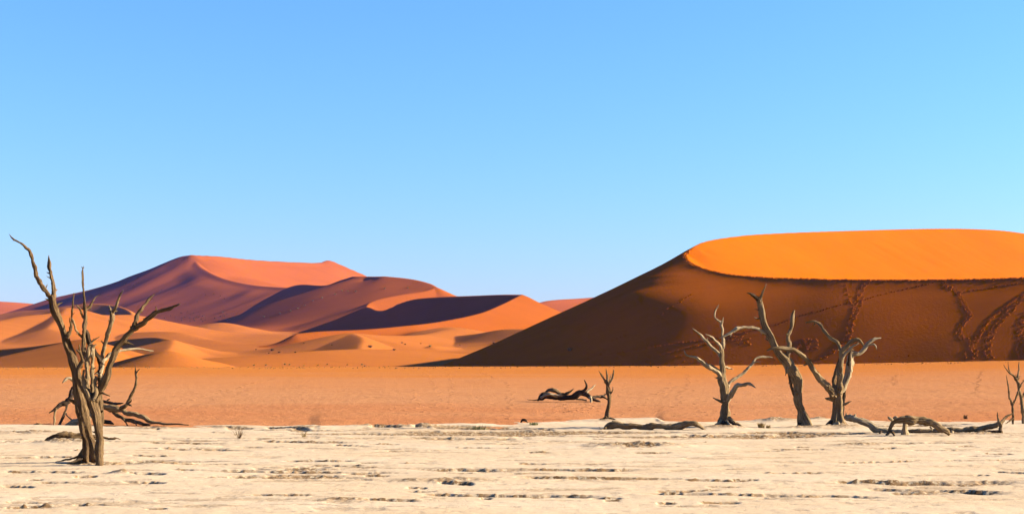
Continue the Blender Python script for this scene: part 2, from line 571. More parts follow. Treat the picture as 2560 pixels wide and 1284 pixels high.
us = fan(-0.40, 0.40, 620)
ys = np.concatenate([np.geomspace(39, 56, 150), np.geomspace(56.2, 131, 230), np.linspace(131.4, 200, 50)])
PLAIN = Sheet(us, ys, plain_height)
m, nt, b = node_mat("plain_sand")
pos = add(nt, "ShaderNodeTexCoord").outputs["Object"]
sep = add(nt, "ShaderNodeSeparateXYZ"); nt.links.new(pos, sep.inputs[0])
mr = add(nt, "ShaderNodeMapRange"); nt.links.new(sep.outputs[1], mr.inputs[0])
mr.inputs[1].default_value = 44; mr.inputs[2].default_value = 132
band = noise_node(nt, mapping(nt, pos, (0.03, 0.10, 0.1)), 1.6, 4, 0.6)
ad = add(nt, "ShaderNodeMath", operation='MULTIPLY_ADD'); nt.links.new(band, ad.inputs[0]); ad.inputs[1].default_value = 0.5
nt.links.new(mr.outputs[0], ad.inputs[2])
colr = ramp(nt, ad.outputs[0], [(0.15, (0.28, 0.096, 0.034)), (0.45, (0.305, 0.130, 0.052)), (0.75, (0.31, 0.118, 0.040)), (1.0, (0.315, 0.100, 0.019))])
fine = noise_node(nt, mapping(nt, pos, (0.8, 2.2, 1.0)), 1.0, 7, 0.75)
col2 = mix(nt, ramp(nt, fine, [(0.3, 0.3), (0.60, 0.0)]), colr, (0.21, 0.066, 0.022))
nt.links.new(col2, b.inputs["Base Color"])
bump(nt, b, noise_node(nt, mapping(nt, pos, (3.0, 3.0, 3.0)), 1.0, 6, 0.7), 0.7, 0.10)
M_PLAIN = m
o = grid_mesh("sand_plain", PLAIN.X, PLAIN.Y, PLAIN.Z, M_PLAIN)
o["kind"] = "structure"; o["label"] = "flat orange sand between the pale clay pan and the dunes"


def pan_parts(X, Y):
    """Pan height, and how much of the surface is broken ground and painted ledge shade (not the pale crust)."""
    px = 1280 + F * X / Y
    py = HY + CZ * F / Y
    b = edge_depth(X, Y)
    wob = 0.9 * fbm(X / 2.2, Y / 2.2, 4, 83)
    ragged = fbm(X / 0.35, Y / 0.35, 3, 85)
    n = fbm(X / 6.5, Y / 2.2, 5, 91, 0.55)
    n2 = fbm(X / 3.2, Y / 1.0, 5, 97, 0.55)
    amount = np.interp(py, [1050, 1075, 1130, 1215, 1250, 1300], [0.02, -0.05, -0.02, -0.06, -0.18, -0.22])
    amount = amount - 0.10 * sstep(1000, 1600, px)
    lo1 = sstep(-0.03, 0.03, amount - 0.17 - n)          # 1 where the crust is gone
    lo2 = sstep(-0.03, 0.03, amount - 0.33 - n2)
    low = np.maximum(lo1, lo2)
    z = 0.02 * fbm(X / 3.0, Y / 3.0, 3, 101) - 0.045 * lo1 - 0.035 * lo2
    rub_shade = low.copy()
    # ledges and broken edges the photograph shows: columns x0..x1 at row y, depth across, step height
    ycol = Y[:, 0]
    for (x0, x1, y0, y1, wd, h) in LEDGES + SMALL_LEDGES:
        Ya, Yb = CZ * F / (y0 - HY), CZ * F / (y1 - HY)
        rows_ = np.nonzero((ycol > min(Ya, Yb) - 2 * wd - 0.5) & (ycol < max(Ya, Yb) + 0.6))[0]
        cols_ = np.nonzero((px[0] > x0 - 20) & (px[0] < x1 + 20))[0]
        if len(rows_) < 2 or len(cols_) < 2:
            continue
        w_ = (slice(rows_[0], rows_[-1] + 1), slice(cols_[0], cols_[-1] + 1))
        Xs, Ys_ = X[w_], Y[w_]
        t = (px[w_] - x0) / (x1 - x0)
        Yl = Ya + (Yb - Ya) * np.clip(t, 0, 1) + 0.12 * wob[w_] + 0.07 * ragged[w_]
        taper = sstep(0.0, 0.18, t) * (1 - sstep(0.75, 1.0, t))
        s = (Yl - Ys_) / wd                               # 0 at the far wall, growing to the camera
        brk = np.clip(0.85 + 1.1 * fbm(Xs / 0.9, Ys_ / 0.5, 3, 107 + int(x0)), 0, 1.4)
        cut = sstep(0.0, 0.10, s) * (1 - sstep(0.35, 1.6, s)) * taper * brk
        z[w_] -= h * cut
        edge = sstep(-0.12, 0.02, s) * (1 - sstep(0.35, 1.3, s)) * taper * brk  # ledge floor brown runs over the far wall, painting its shade
        rub_shade[w_] = np.maximum(rub_shade[w_], np.clip(edge * 1.3, 0, 1))
    for (mx, my, rx, ry, h) in MOUNDS:
        Ym = CZ * F / (my - HY); Xm = (mx - 1280) / F * Ym
        q = np.exp(-(((X - Xm) / rx) ** 2 + ((Y - Ym) / ry) ** 2))
        q = q * (1 + 0.5 * fbm(X / 0.35, Y / 0.35, 3, 113))
        z = z + h * q
        rub_shade = np.maximum(rub_shade, np.clip((q - 0.25) * 1.6, 0, 0.9))
    # loose crumbs where the crust is broken
    crumb = np.clip(fbm(X / 0.09, Y / 0.09, 3, 117), -0.2, 1) * 0.032 + np.clip(vnoise(X / 0.22, Y / 0.22, 119), 0, 1) * 0.018
    z = z + crumb * np.clip(rub_shade, 0, 1)
    # fine cracking and flakes of the crust itself
    fl = fbm(X / 0.32, Y / 0.32, 3, 127)
    z = z + 0.008 * fl * (1 - rub_shade)
    pit = sstep(0.30, 0.40, fbm(X / 1.3, Y / 0.5, 5, 131, 0.6)) * 0.010 + sstep(0.40, 0.50, fbm(X / 0.38, Y / 0.2, 3, 133, 0.6)) * 0.008
    z = z - pit * (1 - 0.5 * rub_shade)
    rub_shade = np.maximum(rub_shade, np.clip(pit * 45, 0, 0.5))
    # rim lifted a little, then the pan dives below the sand
    z = z + 0.05 * np.exp(-((Y - b + 0.8) / 0.9) ** 2) * np.clip(0.5 + fbm(X / 1.7, Y / 1.7, 3, 137), 0, 1.3)
    z = z - 0.12 * np.maximum(Y - b - 0.5, 0) ** 1.0
    return z, np.clip(rub_shade, 0, 1)


LEDGES = [
    (1560, 2245, 1229, 1240, 0.22, 0.075), (1000, 1640, 1170, 1171, 0.45, 0.08), (1040, 1520, 1231, 1236, 0.3, 0.07),
    (2050, 2580, 1200, 1202, 0.55, 0.07), (2150, 2540, 1216, 1228, 0.4, 0.09), (300, 480, 1150, 1153, 0.5, 0.12),
    (310, 420, 1181, 1183, 0.35, 0.09), (0, 240, 1178, 1180, 0.3, 0.07), (90, 240, 1202, 1203, 0.25, 0.06),
    (300, 420, 1200, 1203, 0.25, 0.06), (420, 700, 1173, 1176, 0.3, 0.06), (640, 1000, 1175, 1177, 0.35, 0.06),
    (700, 900, 1150, 1152, 0.3, 0.05), (360, 580, 1105, 1107, 0.5, 0.08), (390, 640, 1118, 1124, 0.5, 0.08),
    (640, 900, 1100, 1102, 0.5, 0.06), (830, 930, 1108, 1112, 0.4, 0.06), (1080, 1190, 1091, 1092, 0.3, 0.06),
    (1090, 1190, 1203, 1207, 0.35, 0.04), (1280, 1540, 1157, 1158, 0.25, 0.05), (1280, 1700, 1190, 1193, 0.35, 0.05),
    (1470, 1560, 1241, 1243, 0.2, 0.05), (2080, 2300, 1153, 1149, 0.2, 0.05), (2330, 2600, 1148, 1146, 0.2, 0.05),
    (2180, 2240, 1120, 1117, 0.3, 0.05), (1690, 1840, 1084, 1085, 0.4, 0.06), (1440, 1680, 1078, 1079, 0.3, 0.05),
    (1320, 1390, 1072, 1074, 0.4, 0.07), (0, 90, 1210, 1213, 0.25, 0.06), (2480, 2600, 1177, 1179, 0.3, 0.06),
    (1000, 1200, 1224, 1229, 0.2, 0.04), (900, 1060, 1246, 1248, 0.2, 0.04), (0, 150, 1250, 1251, 0.2, 0.03),
    (380, 470, 1245, 1245, 0.2, 0.04), (1700, 1880, 1196, 1199, 0.25, 0.04), (620, 800, 1234, 1235, 0.2, 0.035),
    (560, 640, 1068, 1070, 0.7, 0.045), (660, 780, 1068, 1073, 0.8, 0.10), (920, 1010, 1067, 1069, 0.7, 0.09), (1030, 1080, 1067, 1068, 0.6, 0.08),
    (370, 400, 1068, 1071, 0.6, 0.05), (0, 80, 1078, 1080, 0.6, 0.08),
]
MOUNDS = [
    (400, 1160, 0.55, 0.35, 0.07), (170, 1108, 0.75, 0.5, 0.10), (1585, 1116, 1.2, 0.6, 0.10), (385, 1070, 0.9, 0.6, 0.05),
    (740, 1071, 0.7, 0.6, 0.08), (970, 1068, 1.2, 0.7, 0.07), (1060, 1066, 0.5, 0.5, 0.08), (2150, 1112, 0.7, 0.4, 0.05),
    (1810, 1071, 0.7, 0.5, 0.10), (2095, 1069, 0.9, 0.5, 0.10), (2010, 1070, 0.6, 0.4, 0.05), (1525, 1054, 0.6, 0.4, 0.08),
    (2440, 1085, 1.6, 0.5, 0.05), (860, 1249, 0.5, 0.25, 0.03), (2340, 1228, 0.6, 0.3, 0.04), (1110, 1200, 0.9, 0.5, 0.025),
    (60, 1081, 1.2, 0.5, 0.06), (310, 1184, 0.25, 0.2, 0.06), (1335, 1074, 0.5, 0.4, 0.04), (585, 1068, 0.6, 0.5, 0.04),
    (1945, 1054, 0.8, 0.4, 0.10), (2050, 1050, 0.4, 0.3, 0.08), (230, 1158, 0.6, 0.4, 0.03),
]
_r = random.Random(5)
SMALL_LEDGES = []
for _ in range(95):
    yy = 1078 + 190 * _r.random() ** 1.3
    xx = _r.uniform(-60, 2560)
    if xx > 1150 and _r.random() < 0.55:
        continue
    ln_ = _r.uniform(50, 190) * (0.6 if _r.random() < 0.5 else 1.0)
    SMALL_LEDGES.append((xx, xx + ln_, yy, yy + _r.uniform(-2, 2), _r.uniform(0.12, 0.3), _r.uniform(0.025, 0.05)))
us = fan(-0.39, 0.39, 780, 1.6, 20)
ys = np.concatenate([np.linspace(3, 14.5, 24), np.geomspace(15, 51, 520)])
rubs = {}


def pan_fn(X, Y):
    z, r = pan_parts(X, Y)
    rubs['r'] = r
    return z


PAN = Sheet(us, ys, pan_fn)
m, nt, b = node_mat("clay_pan")
pos = add(nt, "ShaderNodeTexCoord").outputs["Object"]
at = add(nt, "ShaderNodeAttribute", attribute_name="rubble_shade")
big_n = noise_node(nt, mapping(nt, pos, (0.25, 0.5, 1)), 1.0, 4, 0.6)
crust = ramp(nt, big_n, [(0.3, (0.35, 0.240, 0.136)), (0.55, (0.38, 0.273, 0.165)), (0.75, (0.395, 0.290, 0.184))])
fine = noise_node(nt, mapping(nt, pos, (5, 9, 5)), 1.0, 5, 0.7)
crust = mix(nt, ramp(nt, fine, [(0.30, 0.45), (0.50, 0.0)]), crust, (0.25, 0.16, 0.08))
soil_shade = ramp(nt, noise_node(nt, pos, 2.0, 4, 0.6), [(0.35, (0.08, 0.042, 0.018)), (0.65, (0.215, 0.124, 0.057))])  # sediment brown, also the painted shade inside ledges
soil_shade = mix(nt, ramp(nt, noise_node(nt, pos, 14.0, 3, 0.6), [(0.5, 0.0), (0.62, 0.9)]), soil_shade, (0.32, 0.24, 0.145))
cc = mix(nt, at.outputs["Fac"], crust, soil_shade)
nt.links.new(cc, b.inputs["Base Color"])
# shrinkage cracks: relief only
vor = add(nt, "ShaderNodeTexVoronoi", feature='DISTANCE_TO_EDGE'); vor.inputs["Scale"].default_value = 3.2
warp = add(nt, "ShaderNodeVectorMath", operation='ADD')
nt.links.new(pos, warp.inputs[0])
wnz = add(nt, "ShaderNodeTexNoise"); wnz.inputs["Scale"].default_value = 2.5; nt.links.new(pos, wnz.inputs["Vector"])
nt.links.new(wnz.outputs["Color"], warp.inputs[1])
nt.links.new(warp.outputs[0], vor.inputs["Vector"])
ck = ramp(nt, vor.outputs["Distance"], [(0.0, 0.0), (0.03, 1.0)])
hsum = mix(nt, 0.82, ck, noise_node(nt, pos, 9.0, 6, 0.7))
bump(nt, b, hsum, 0.4, 0.03)
M_PAN = m
o = grid_mesh("clay_pan", PAN.X, PAN.Y, PAN.Z, M_PAN, None, {"rubble_shade": rubs['r']})
o["kind"] = "structure"; o["label"] = "pale cracked white clay pan in the foreground"
# the same pan going on behind and beside the camera
gx, gy = np.meshgrid(np.linspace(-600, 600, 25), np.linspace(-600, 39, 20))
o = grid_mesh("ground", gx, gy, np.full(gx.shape, -0.35), M_PAN, None, {"rubble_shade": np.zeros(gx.shape)})
o["kind"] = "structure"; o["label"] = "pale clay ground going on around the pan"


# ------------------------------------------------------------------ dead wood
def wood_material(name, dark, mid, pale, pale_at=0.6):
    m, nt, b = node_mat(name)
    b.inputs["Roughness"].default_value = 0.85
    uvn = add(nt, "ShaderNodeUVMap").outputs[0]
    pos = add(nt, "ShaderNodeTexCoord").outputs["Object"]
    fib = noise_node(nt, mapping(nt, uvn, (9.0, 0.7, 1.0)), 4.0, 6, 0.65)
    fib2 = noise_node(nt, mapping(nt, uvn, (26.0, 2.0, 1.0)), 4.0, 4, 0.6)
    patch = noise_node(nt, pos, 2.6, 4, 0.6)
    c = ramp(nt, fib, [(0.30, dark), (0.47, mid), (pale_at + 0.1, pale)])
    c = mix(nt, ramp(nt, patch, [(0.45, 0.0), (0.70, 0.55)]), c, pale)
    c = mix(nt, ramp(nt, fib2, [(0.30, 0.65), (0.46, 0.0)]), c, tuple(0.45 * v for v in dark))
    nt.links.new(c, b.inputs["Base Color"])
    h = mix(nt, 0.4, fib, fib2)
    bump(nt, b, h, 1.0, 0.06)
    return m


W_BROWN = wood_material("weathered_brown_wood", (0.014, 0.008, 0.004), (0.074, 0.042, 0.019), (0.17, 0.105, 0.050))
W_GREY = wood_material("weathered_grey_wood", (0.026, 0.014, 0.006), (0.125, 0.075, 0.034), (0.26, 0.175, 0.088))
W_PALE = wood_material("bleached_wood", (0.06, 0.036, 0.016), (0.205, 0.14, 0.074), (0.34, 0.25, 0.145))
W_DARK = wood_material("charred_dark_wood", (0.010, 0.006, 0.004), (0.03, 0.018, 0.011), (0.10, 0.066, 0.038), 0.7)


def wood_tube(name, rows, mat, parent, seed, sides=14, furrow=0.17, root=False, jag=0.6):
    """rows: x, y, z, radius. A furrowed, slightly crooked limb with a broken or pointed tip."""
    P_ = np.array(rows, dtype=float)
    sides = int(sides * (1.7 if sides >= 12 else 1.2))
    L = np.sum(np.linalg.norm(np.diff(P_[:, :3], axis=0), axis=1))
    rmean = max(0.012, float(np.mean(P_[:, 3])))
    n = int(np.clip(L / (rmean * 0.75), 8, 90))
    C = catmull(P_, n)
    rs = np.random.default_rng(seed)
    C[:, 3] = np.maximum(C[:, 3], 0.004)
    # crooked centre line and uneven girth
    tt = np.linspace(0, 1, n)
    s = np.concatenate([[0], np.cumsum(np.linalg.norm(np.diff(C[:, :3], axis=0), axis=1))])
    for ax in range(3):
        C[1:, ax] += C[1:, 3] * (0.40 * vnoise(s[1:] / (rmean * 4.0), np.full(n - 1, seed * 1.7 + ax * 9.3), seed + ax)
                                 + 0.16 * vnoise(s[1:] / (rmean * 1.3), np.full(n - 1, seed * 2.1 + ax * 5.3), seed + ax + 5))
    girth = 1 + 0.17 * vnoise(s / (rmean * 3.0), np.full(n, 3.3), seed + 11) + 0.12 * vnoise(s / (rmean * 0.8), np.full(n, 7.7), seed + 12)
    T = np.gradient(C[:, :3], axis=0); T /= np.linalg.norm(T, axis=1)[:, None] + 1e-9
    up = np.array([0.0, -1.0, 0.0]) if abs(T[0][1]) < 0.9 else np.array([1.0, 0, 0])
    N = np.zeros((n, 3)); N[0] = np.cross(T[0], np.cross(up, T[0])); N[0] /= np.linalg.norm(N[0])
    for i in range(1, n):
        v = N[i - 1] - T[i] * np.dot(N[i - 1], T[i]); N[i] = v / (np.linalg.norm(v) + 1e-9)
    B = np.cross(T, N)
    ang = np.linspace(0, 2 * math.pi, sides + 1)          # last ring column doubles the first for the map
    ph = rs.random(4) * 6.28
    k1, k2 = rs.integers(2, 5), 2 * rs.integers(3, 6)
    twist = rs.uniform(-1.2, 1.2) / max(rmean * 14, 0.1)
    verts, uv = [], []
    for i in range(n):
        a = ang + twist * s[i]
        f = 1 + furrow * (0.7 * np.sin(k1 * a + ph[0] + 0.8 * math.sin(s[i] / rmean * 0.5)) + 0.9 * (0.5 - np.abs(np.sin(0.5 * k2 * a + ph[1] + 0.5 * math.sin(s[i] / rmean * 0.8))))
                          + 0.9 * vnoise(np.cos(a) * 1.6 + 5, np.sin(a) * 1.6 + s[i] / rmean * 0.35, seed + 21))
        if root:                                           # buttresses near the ground
            w = math.exp(-s[i] / (rmean * 2.0))
            f = f + w * 0.22 * np.sin(5 * ang + ph[2]) + w * 0.14 * np.sin(3 * ang + ph[3])
        r = C[i, 3] * girth[i] * f
        off = np.zeros_like(ang)
        if i == n - 1:
            off = jag * C[i, 3] * vnoise(np.cos(ang) * 2.3, np.sin(ang) * 2.3, seed + 31) * 2.0
        q = C[i, :3] + np.outer(np.cos(ang) * r, N[i]) + np.outer(np.sin(ang) * r, B[i]) + np.outer(off, T[i])
        q[-1] = q[0]
        verts.extend(q.tolist()); uv.extend([(float(ang[j]) / 6.2832 * max(rmean * 6.28, 0.15), float(s[i])) for j in range(sides + 1)])
    m_ = sides + 1
    faces = [(i * m_ + j, i * m_ + j + 1, (i + 1) * m_ + j + 1, (i + 1) * m_ + j) for i in range(n - 1) for j in range(sides)]
    # caps
    for base, ring in ((0, 0), (1, n - 1)):
        c = C[ring, :3] + (T[ring] * C[ring, 3] * (-0.6 if base == 0 else 0.5 * jag))
        verts.append(c.tolist()); uv.append((0.1, float(s[ring])))
        ci = len(verts) - 1
        for j in range(sides):
            a_, b_ = ring * m_ + j, ring * m_ + j + 1
            faces.append((ci, b_, a_) if base == 0 else (ci, a_, b_))
    return link_mesh(name, verts, faces, mat, parent, True, uv)


def parse(txt):
    return [tuple(float(v) for v in q.split(',')) for q in txt.split()]


SEED = [100]


def dead_wood(name, label, cat, base, limbs, group=None, ground=None, sink=0.10):
    """base: photograph column and row of the foot on the ground. limbs: (part, rows as "x,y,width ...", wood, depth offset
    at start, at end[, sides]); widths in photograph pixels."""
    if ground is None:
        Yb = CZ * F / (base[1] - HY)
    else:
        Yb = ground.hit(*base).y
    foot = P(base[0], base[1], Yb)
    e = bpy.data.objects.new(name, None)
    e.location = foot; e.empty_display_size = 0.3
    COL.objects.link(e)
    e["label"] = label; e["category"] = cat
    if group:
        e["group"] = group
    for it in limbs:
        part, txt, mat, d0, d1 = it[:5]
        sides = it[5] if len(it) > 5 else 12
        rows = parse(txt)
        ln = [0.0]
        for a, b in zip(rows[:-1], rows[1:]):
            ln.append(ln[-1] + math.hypot(b[0] - a[0], b[1] - a[1]))
        out = []
        for (x, y, w), l in zip(rows, ln):
            dep = Yb + d0 + (d1 - d0) * (l / max(ln[-1], 1e-6))
            p = P(x, y, dep)
            out.append([p.x - foot.x, p.y - foot.y, p.z - foot.z, 0.5 * w / F * dep])
        SEED[0] += 13
        root = part == "trunk" and (it[6] if len(it) > 6 else True)
        if root:                                            # carry the trunk a little into the ground
            out.insert(0, [out[0][0], out[0][1], out[0][2] - sink, out[0][3] * 1.08])
        ob = wood_tube(part, out, mat, e, SEED[0], sides, root=root)
        # snapped twigs left on the longer limbs, as sub-parts
        if part != "root" and ln[-1] > 45 and cat == "tree" and name == "dead_tree":
            rr = random.Random(SEED[0])
            for _ in range(int(ln[-1] // 55) + 1):
                k = rr.randrange(1, len(out))
                a_, b_ = out[k - 1], out[k]
                t_ = rr.random()
                c_ = [a_[i] + (b_[i] - a_[i]) * t_ for i in range(4)]
                if root and c_[2] < 0.5:
                    continue
                d_ = Vector((b_[0] - a_[0], b_[1] - a_[1], b_[2] - a_[2])).normalized()
                sd = Vector((rr.uniform(-1, 1), rr.uniform(-0.8, 0.8), rr.uniform(-1, 1))).cross(d_)
                if sd.length < 0.2:
                    continue
                v_ = (sd.normalized() + d_ * rr.uniform(0.2, 0.9)).normalized()
                le = rr.uniform(0.8, 2.2) * c_[3] + 0.02
                r0 = max(0.006, c_[3] * rr.uniform(0.22, 0.4))
                pts = [[c_[i] + v_[i] * c_[3] * 0.4 for i in range(3)] + [r0 * 1.3],
                       [c_[i] + v_[i] * (c_[3] + le * 0.5) for i in range(3)] + [r0],
                       [c_[i] + v_[i] * (c_[3] + le) + 0.1 * le * rr.uniform(-1, 1) for i in range(3)] + [r0 * 0.25]]
                SEED[0] += 1
                wood_tube("twig", pts, mat, ob, SEED[0], 6)
    return e


B_, G_, L_, D_ = W_BROWN, W_GREY, W_PALE, W_DARK

dead_wood("dead_tree", "tall dead tree with twin trunks and many bare limbs, nearest on the left", "tree", (232, 1160), [
    ("trunk", "219,1152,40 217,1120,36 215,1080,34 212,1040,32 207,1000,29 198,965,25 188,925,21 178,890,20 168,860,19 157,825,18 147,798,17 136,770,18 131,745,15", B_, 0.45, 0.1, 20),
    ("trunk", "252,1172,27 250,1145,22 247,1115,20 243,1075,21 237,1040,23 229,1010,24 222,988,22", B_, -0.35, -0.30, 18),
    ("trunk", "247,1150,17 250,1100,15 250,1050,14 249,1010,16 248,985,14 249,950,13 253,915,12 257,896,11", B_, 0.55, 0.35, 14),
    ("branch", "132,750,13 119,732,9.5 102,708,10 90,687,10.5 87,666,10 79,642,8 69,621,8 60,612,6 45,604,4.5 33,598,4.5 22.5,585,0.8", B_, 0.1, -0.5),
    ("branch", "131,752,13 134.5,732,10 132,708,8.5 127,687,8 123,663,9 122,650,6 122,638,1.5", B_, 0.1, 0.5),
    ("branch", "131,754,7 121,750,5 113,746,1.5", G_, 0.1, 0.0, 8),
    ("branch", "168,845,9 172,832,7 176,820,6 179,798,5 181,767,4.2 184.6,732,2", B_, 0.1, -0.1, 10),
    ("branch", "177,812,3.5 174,800,3 174,793,1", B_, 0.0, -0.1, 8),
    ("branch", "222,992,20 212,978,16 203,963,14 197,932,12.5 203,905,12 208,880,10 209,840,9 210,815,10 212,798,9 210.5,767,7 209,729,5.2 206.5,698,5.2 206,679,5 208.7,665,1", B_, -0.3, -0.2, 14),
    ("branch", "209,795,6 201,774,4.5 194.6,766,3.5 189,761,1", B_, -0.2, -0.4, 8),
    ("branch", "213,780,6 218,771,6 225,766,6 234,749,4.4 238,743,3 251,736,0.8", B_, -0.2, 0.1, 8),
    ("branch", "206,842,7 198,834,6 190.7,825,6 185,810,4.5 182,800,4 176,792,1", G_, -0.2, -0.5, 8),
    ("branch", "210,822,8 217,830,10 225,859,11 235,876,11 246,896,12 249,915,12 249,950,12", D_, 0.0, 0.3, 12),
    ("branch", "238,1004,20 252,972,21 266,938,20 280,904,19 294,871,17.5 310,846,17.5 326,827,16 335,816,15", B_, -0.3, -0.6, 16),
    ("branch", "333,820,14 338,803,12 341.6,793,10 355,769,8.5 368,751,7.5 385,736,2.5", B_, -0.6, -0.3, 10),
    ("branch", "333,819,14 345,815,13 355,811,12.5 373,793,11.5 392,781,10 413,773,8.5 434,766.6,7.5 449,760,4", B_, -0.6, -1.0, 10),
    ("branch", "256,905,11 259,875,10 262,857,9.5 267.5,835,11 277,811.6,10.5 281,793,10.5 279.5,780,9", G_, 0.35, 0.2, 12),
    ("branch", "279.5,784,8 287,769,7 294,751,5.5 302,735,5 308,725,2", G_, 0.2, 0.0, 8),
    ("branch", "279,784,6 275.4,772,4.5 272,762,1", G_, 0.2, 0.4, 8),
    ("branch", "222,990,14 217,950,12 217,920,11 218,895,10 221,872,7 226,858,5 236,849,3.5 249,841,1.2", G_, -0.1, 0.1, 12),
    ("branch", "229,990,12 230,955,10 229,930,10 231,890,10 231,868,11 236,863,6 240,861,1", G_, -0.15, -0.25, 12),
    ("branch", "231,872,7 227,885,6 222,896,5 224,912,3", L_, -0.3, -0.2, 8),
    ("branch", "250,940,10 255,912,9 262,896,9 277.6,882,8.5 303,876,6.5 336.5,872,5.2 359,873,5 383,876.5,2.4", L_, 0.1, 0.9, 10),
    ("branch", "208,903,8 203,888,7 197,876,7 193,874,5 190,873,1", B_, -0.3, -0.4, 8),
    ("branch", "200,880,5 198,868,4 197.7,860,1.2", B_, -0.35, -0.4, 8),
    ("branch", "226,1000,12 220,985,10 212,965,9 208,945,8 210,925,6", G_, -0.45, -0.45, 10),
    ("branch", "236,1000,11 240,975,9 238,958,8 240,940,6", G_, -0.45, -0.4, 10),
    ("root", "205,1138,10 190,1141,7 172,1147,5 152,1151,3 138,1154,1", B_, 0.35, 0.25, 8),
    ("root", "205,1145,8 192,1150,6 178,1154,3.5 168,1156,1", D_, 0.3, 0.1, 8),
    ("root", "258,1166,8 268,1170,5 280,1170,3 292,1171,1", G_, -0.35, -0.2, 8),
    ("root", "246,1168,8 236,1173,5 224,1177,2 214,1178,1", G_, -0.4, -0.6, 8),
])

dead_wood("fallen_tree", "collapsed dead tree with propped limbs, behind the tall left tree", "tree", (260, 1063), [
    ("trunk", "190,960,10 182,975,11 168,1003,14 149,1012,11 138,1022,8 123,1031,2", D_, 0.4, -0.3, 12, False),
    ("branch", "140,1020,7 137,1033,5 136,1048,5 135.5,1065,4", G_, -0.2, -0.3, 8),
    ("branch", "167,1006,9 165,1018,7 160,1036,6.5 154,1050,7 147,1065,7", D_, 0.2, 0.0, 8),
    ("branch", "163,1030,5 168,1038,4 176.7,1047,4 184,1055,4", G_, 0.1, 0.2, 8),
    ("branch", "182,951,9 176,947,9 168,947,9 161,951,7 156,956,2", L_, 0.5, 0.3, 8),
    ("branch", "205,1030,12 196,1012,12 190,985,12 187,962,10", D_, 0.6, 0.4, 10),
    ("trunk", "160,1066,4 170,1060,10 182,1054,15 197,1050,17 215,1045,16 235,1025,14 256,1012,13", L_, 0.0, 0.3, 12, False),
    ("trunk", "240,1004,11 256,1011,13 277.6,1019.5,15.5 303,1025,13 328,1032,11 356,1039,11.5 373,1052,9.5 401,1057,6.5 437.5,1059,4.5 472.5,1061,2", G_, 0.3, -0.8, 12, False),
    ("branch", "301,1021,10 310,1013,9 317,1007,8.5 326.7,988.6,8 339,966,6.5 340.5,945,5.5 340,932,5 338,913,1.2", B_, -0.1, -0.3, 10),
    ("branch", "340,933,4 344,926,3 350,921,1", B_, -0.3, -0.3, 8),
    ("branch", "318,1008,6 325,1004,4 330,997,1", B_, -0.2, -0.5, 8),
    ("branch", "318,1009,6 326,1012,4 329,1015,1", B_, -0.2, -0.6, 8),
    ("branch", "250,1003,8 265,1005,8 280,1007,7.5 295,1008,7 307,1007,4", D_, 0.9, 0.7, 8),
    ("branch", "266,1004,5 270,999,4 275,996,1", D_, 0.85, 0.85, 8),
    ("branch", "280,1021,11 288,1032,10 294.5,1039,10 317,1047.5,10 345,1056,8.5 376,1062,5", B_, 0.2, -0.4, 10),
    ("branch", "308,1045,5 314,1054,4 320,1064,3", B_, -0.1, -0.2, 8),
    ("branch", "336,1052,5 340,1058,4 342,1065,3", B_, -0.3, -0.3, 8),
    ("branch", "250,1052,8 262,1053,10 275,1054,9 284,1058,4", D_, 0.0, 0.0, 10),
])
dead_wood("driftwood_lump", "low dark lump of broken wood on the pan edge, left of the collapsed tree", "log", (98, 1064), [
    ("trunk", "78,1064,2 88,1061,6 96,1059,8 106,1062,7 118,1065,2", B_, 0, 0.2, 10, False)])
dead_wood("fallen_log", "split grey log lying behind the foot of the tall left tree", "log", (200, 1100), [
    ("trunk", "111,1103,3 120,1097,9 132,1092,13 145,1089,15 168,1088,17 196,1088,16 225,1090,13 250,1092,8 272,1096,5 288,1097,3", B_, -0.2, 0.3, 14, False),
    ("branch", "140,1096,9 126,1104,7 114,1109,4 108,1113,1.5", D_, -0.2, -0.3, 8),
    ("branch", "270,1096,4 285,1094,4 296,1095,3 302,1098,1", B_, 0.2, 0.3, 8),
], sink=0)

dead_wood("dead_tree", "small slender dead tree standing alone at the pan edge, by the fallen tree on sand", "tree", (1521, 1049), [
    ("trunk", "1520,1049,20 1519,1040,14 1519.5,1030,11 1522,1007,9.5 1522.6,988,10 1521.5,975,11 1519,962,9 1517.5,955,8", B_, 0, 0, 14),
    ("branch", "1518,962,7 1512,949,5.5 1503,937,4 1497,926,1", B_, 0, -0.2, 8),
    ("branch", "1518,962,7 1518,943,5.5 1516.5,932,4 1515,922,2", B_, 0, 0.2, 8),
    ("branch", "1520,966,7 1524,957,6 1530.5,943,5.2 1533,932,4.5 1533.4,924,2.5", G_, 0, -0.1, 8),
    ("branch", "1522,956,4 1525,947,3 1528,934,1.2", G_, 0.05, 0.2, 8),
    ("branch", "1523,985,5 1529,980,3.5 1532,974,3 1532.5,966,1", B_, 0, -0.1, 8),
    ("root", "1516,1042,7 1505,1046,5 1492,1050,3.5 1466,1053,1.2", B_, -0.1, -0.3, 8),
    ("root", "1524,1044,7 1534,1046,4 1544,1051,3 1552,1056,1", G_, -0.1, -0.3, 8),
    ("root", "1519,1046,7 1508,1053,5 1498,1057,2", D_, -0.15, -0.4, 8),
])
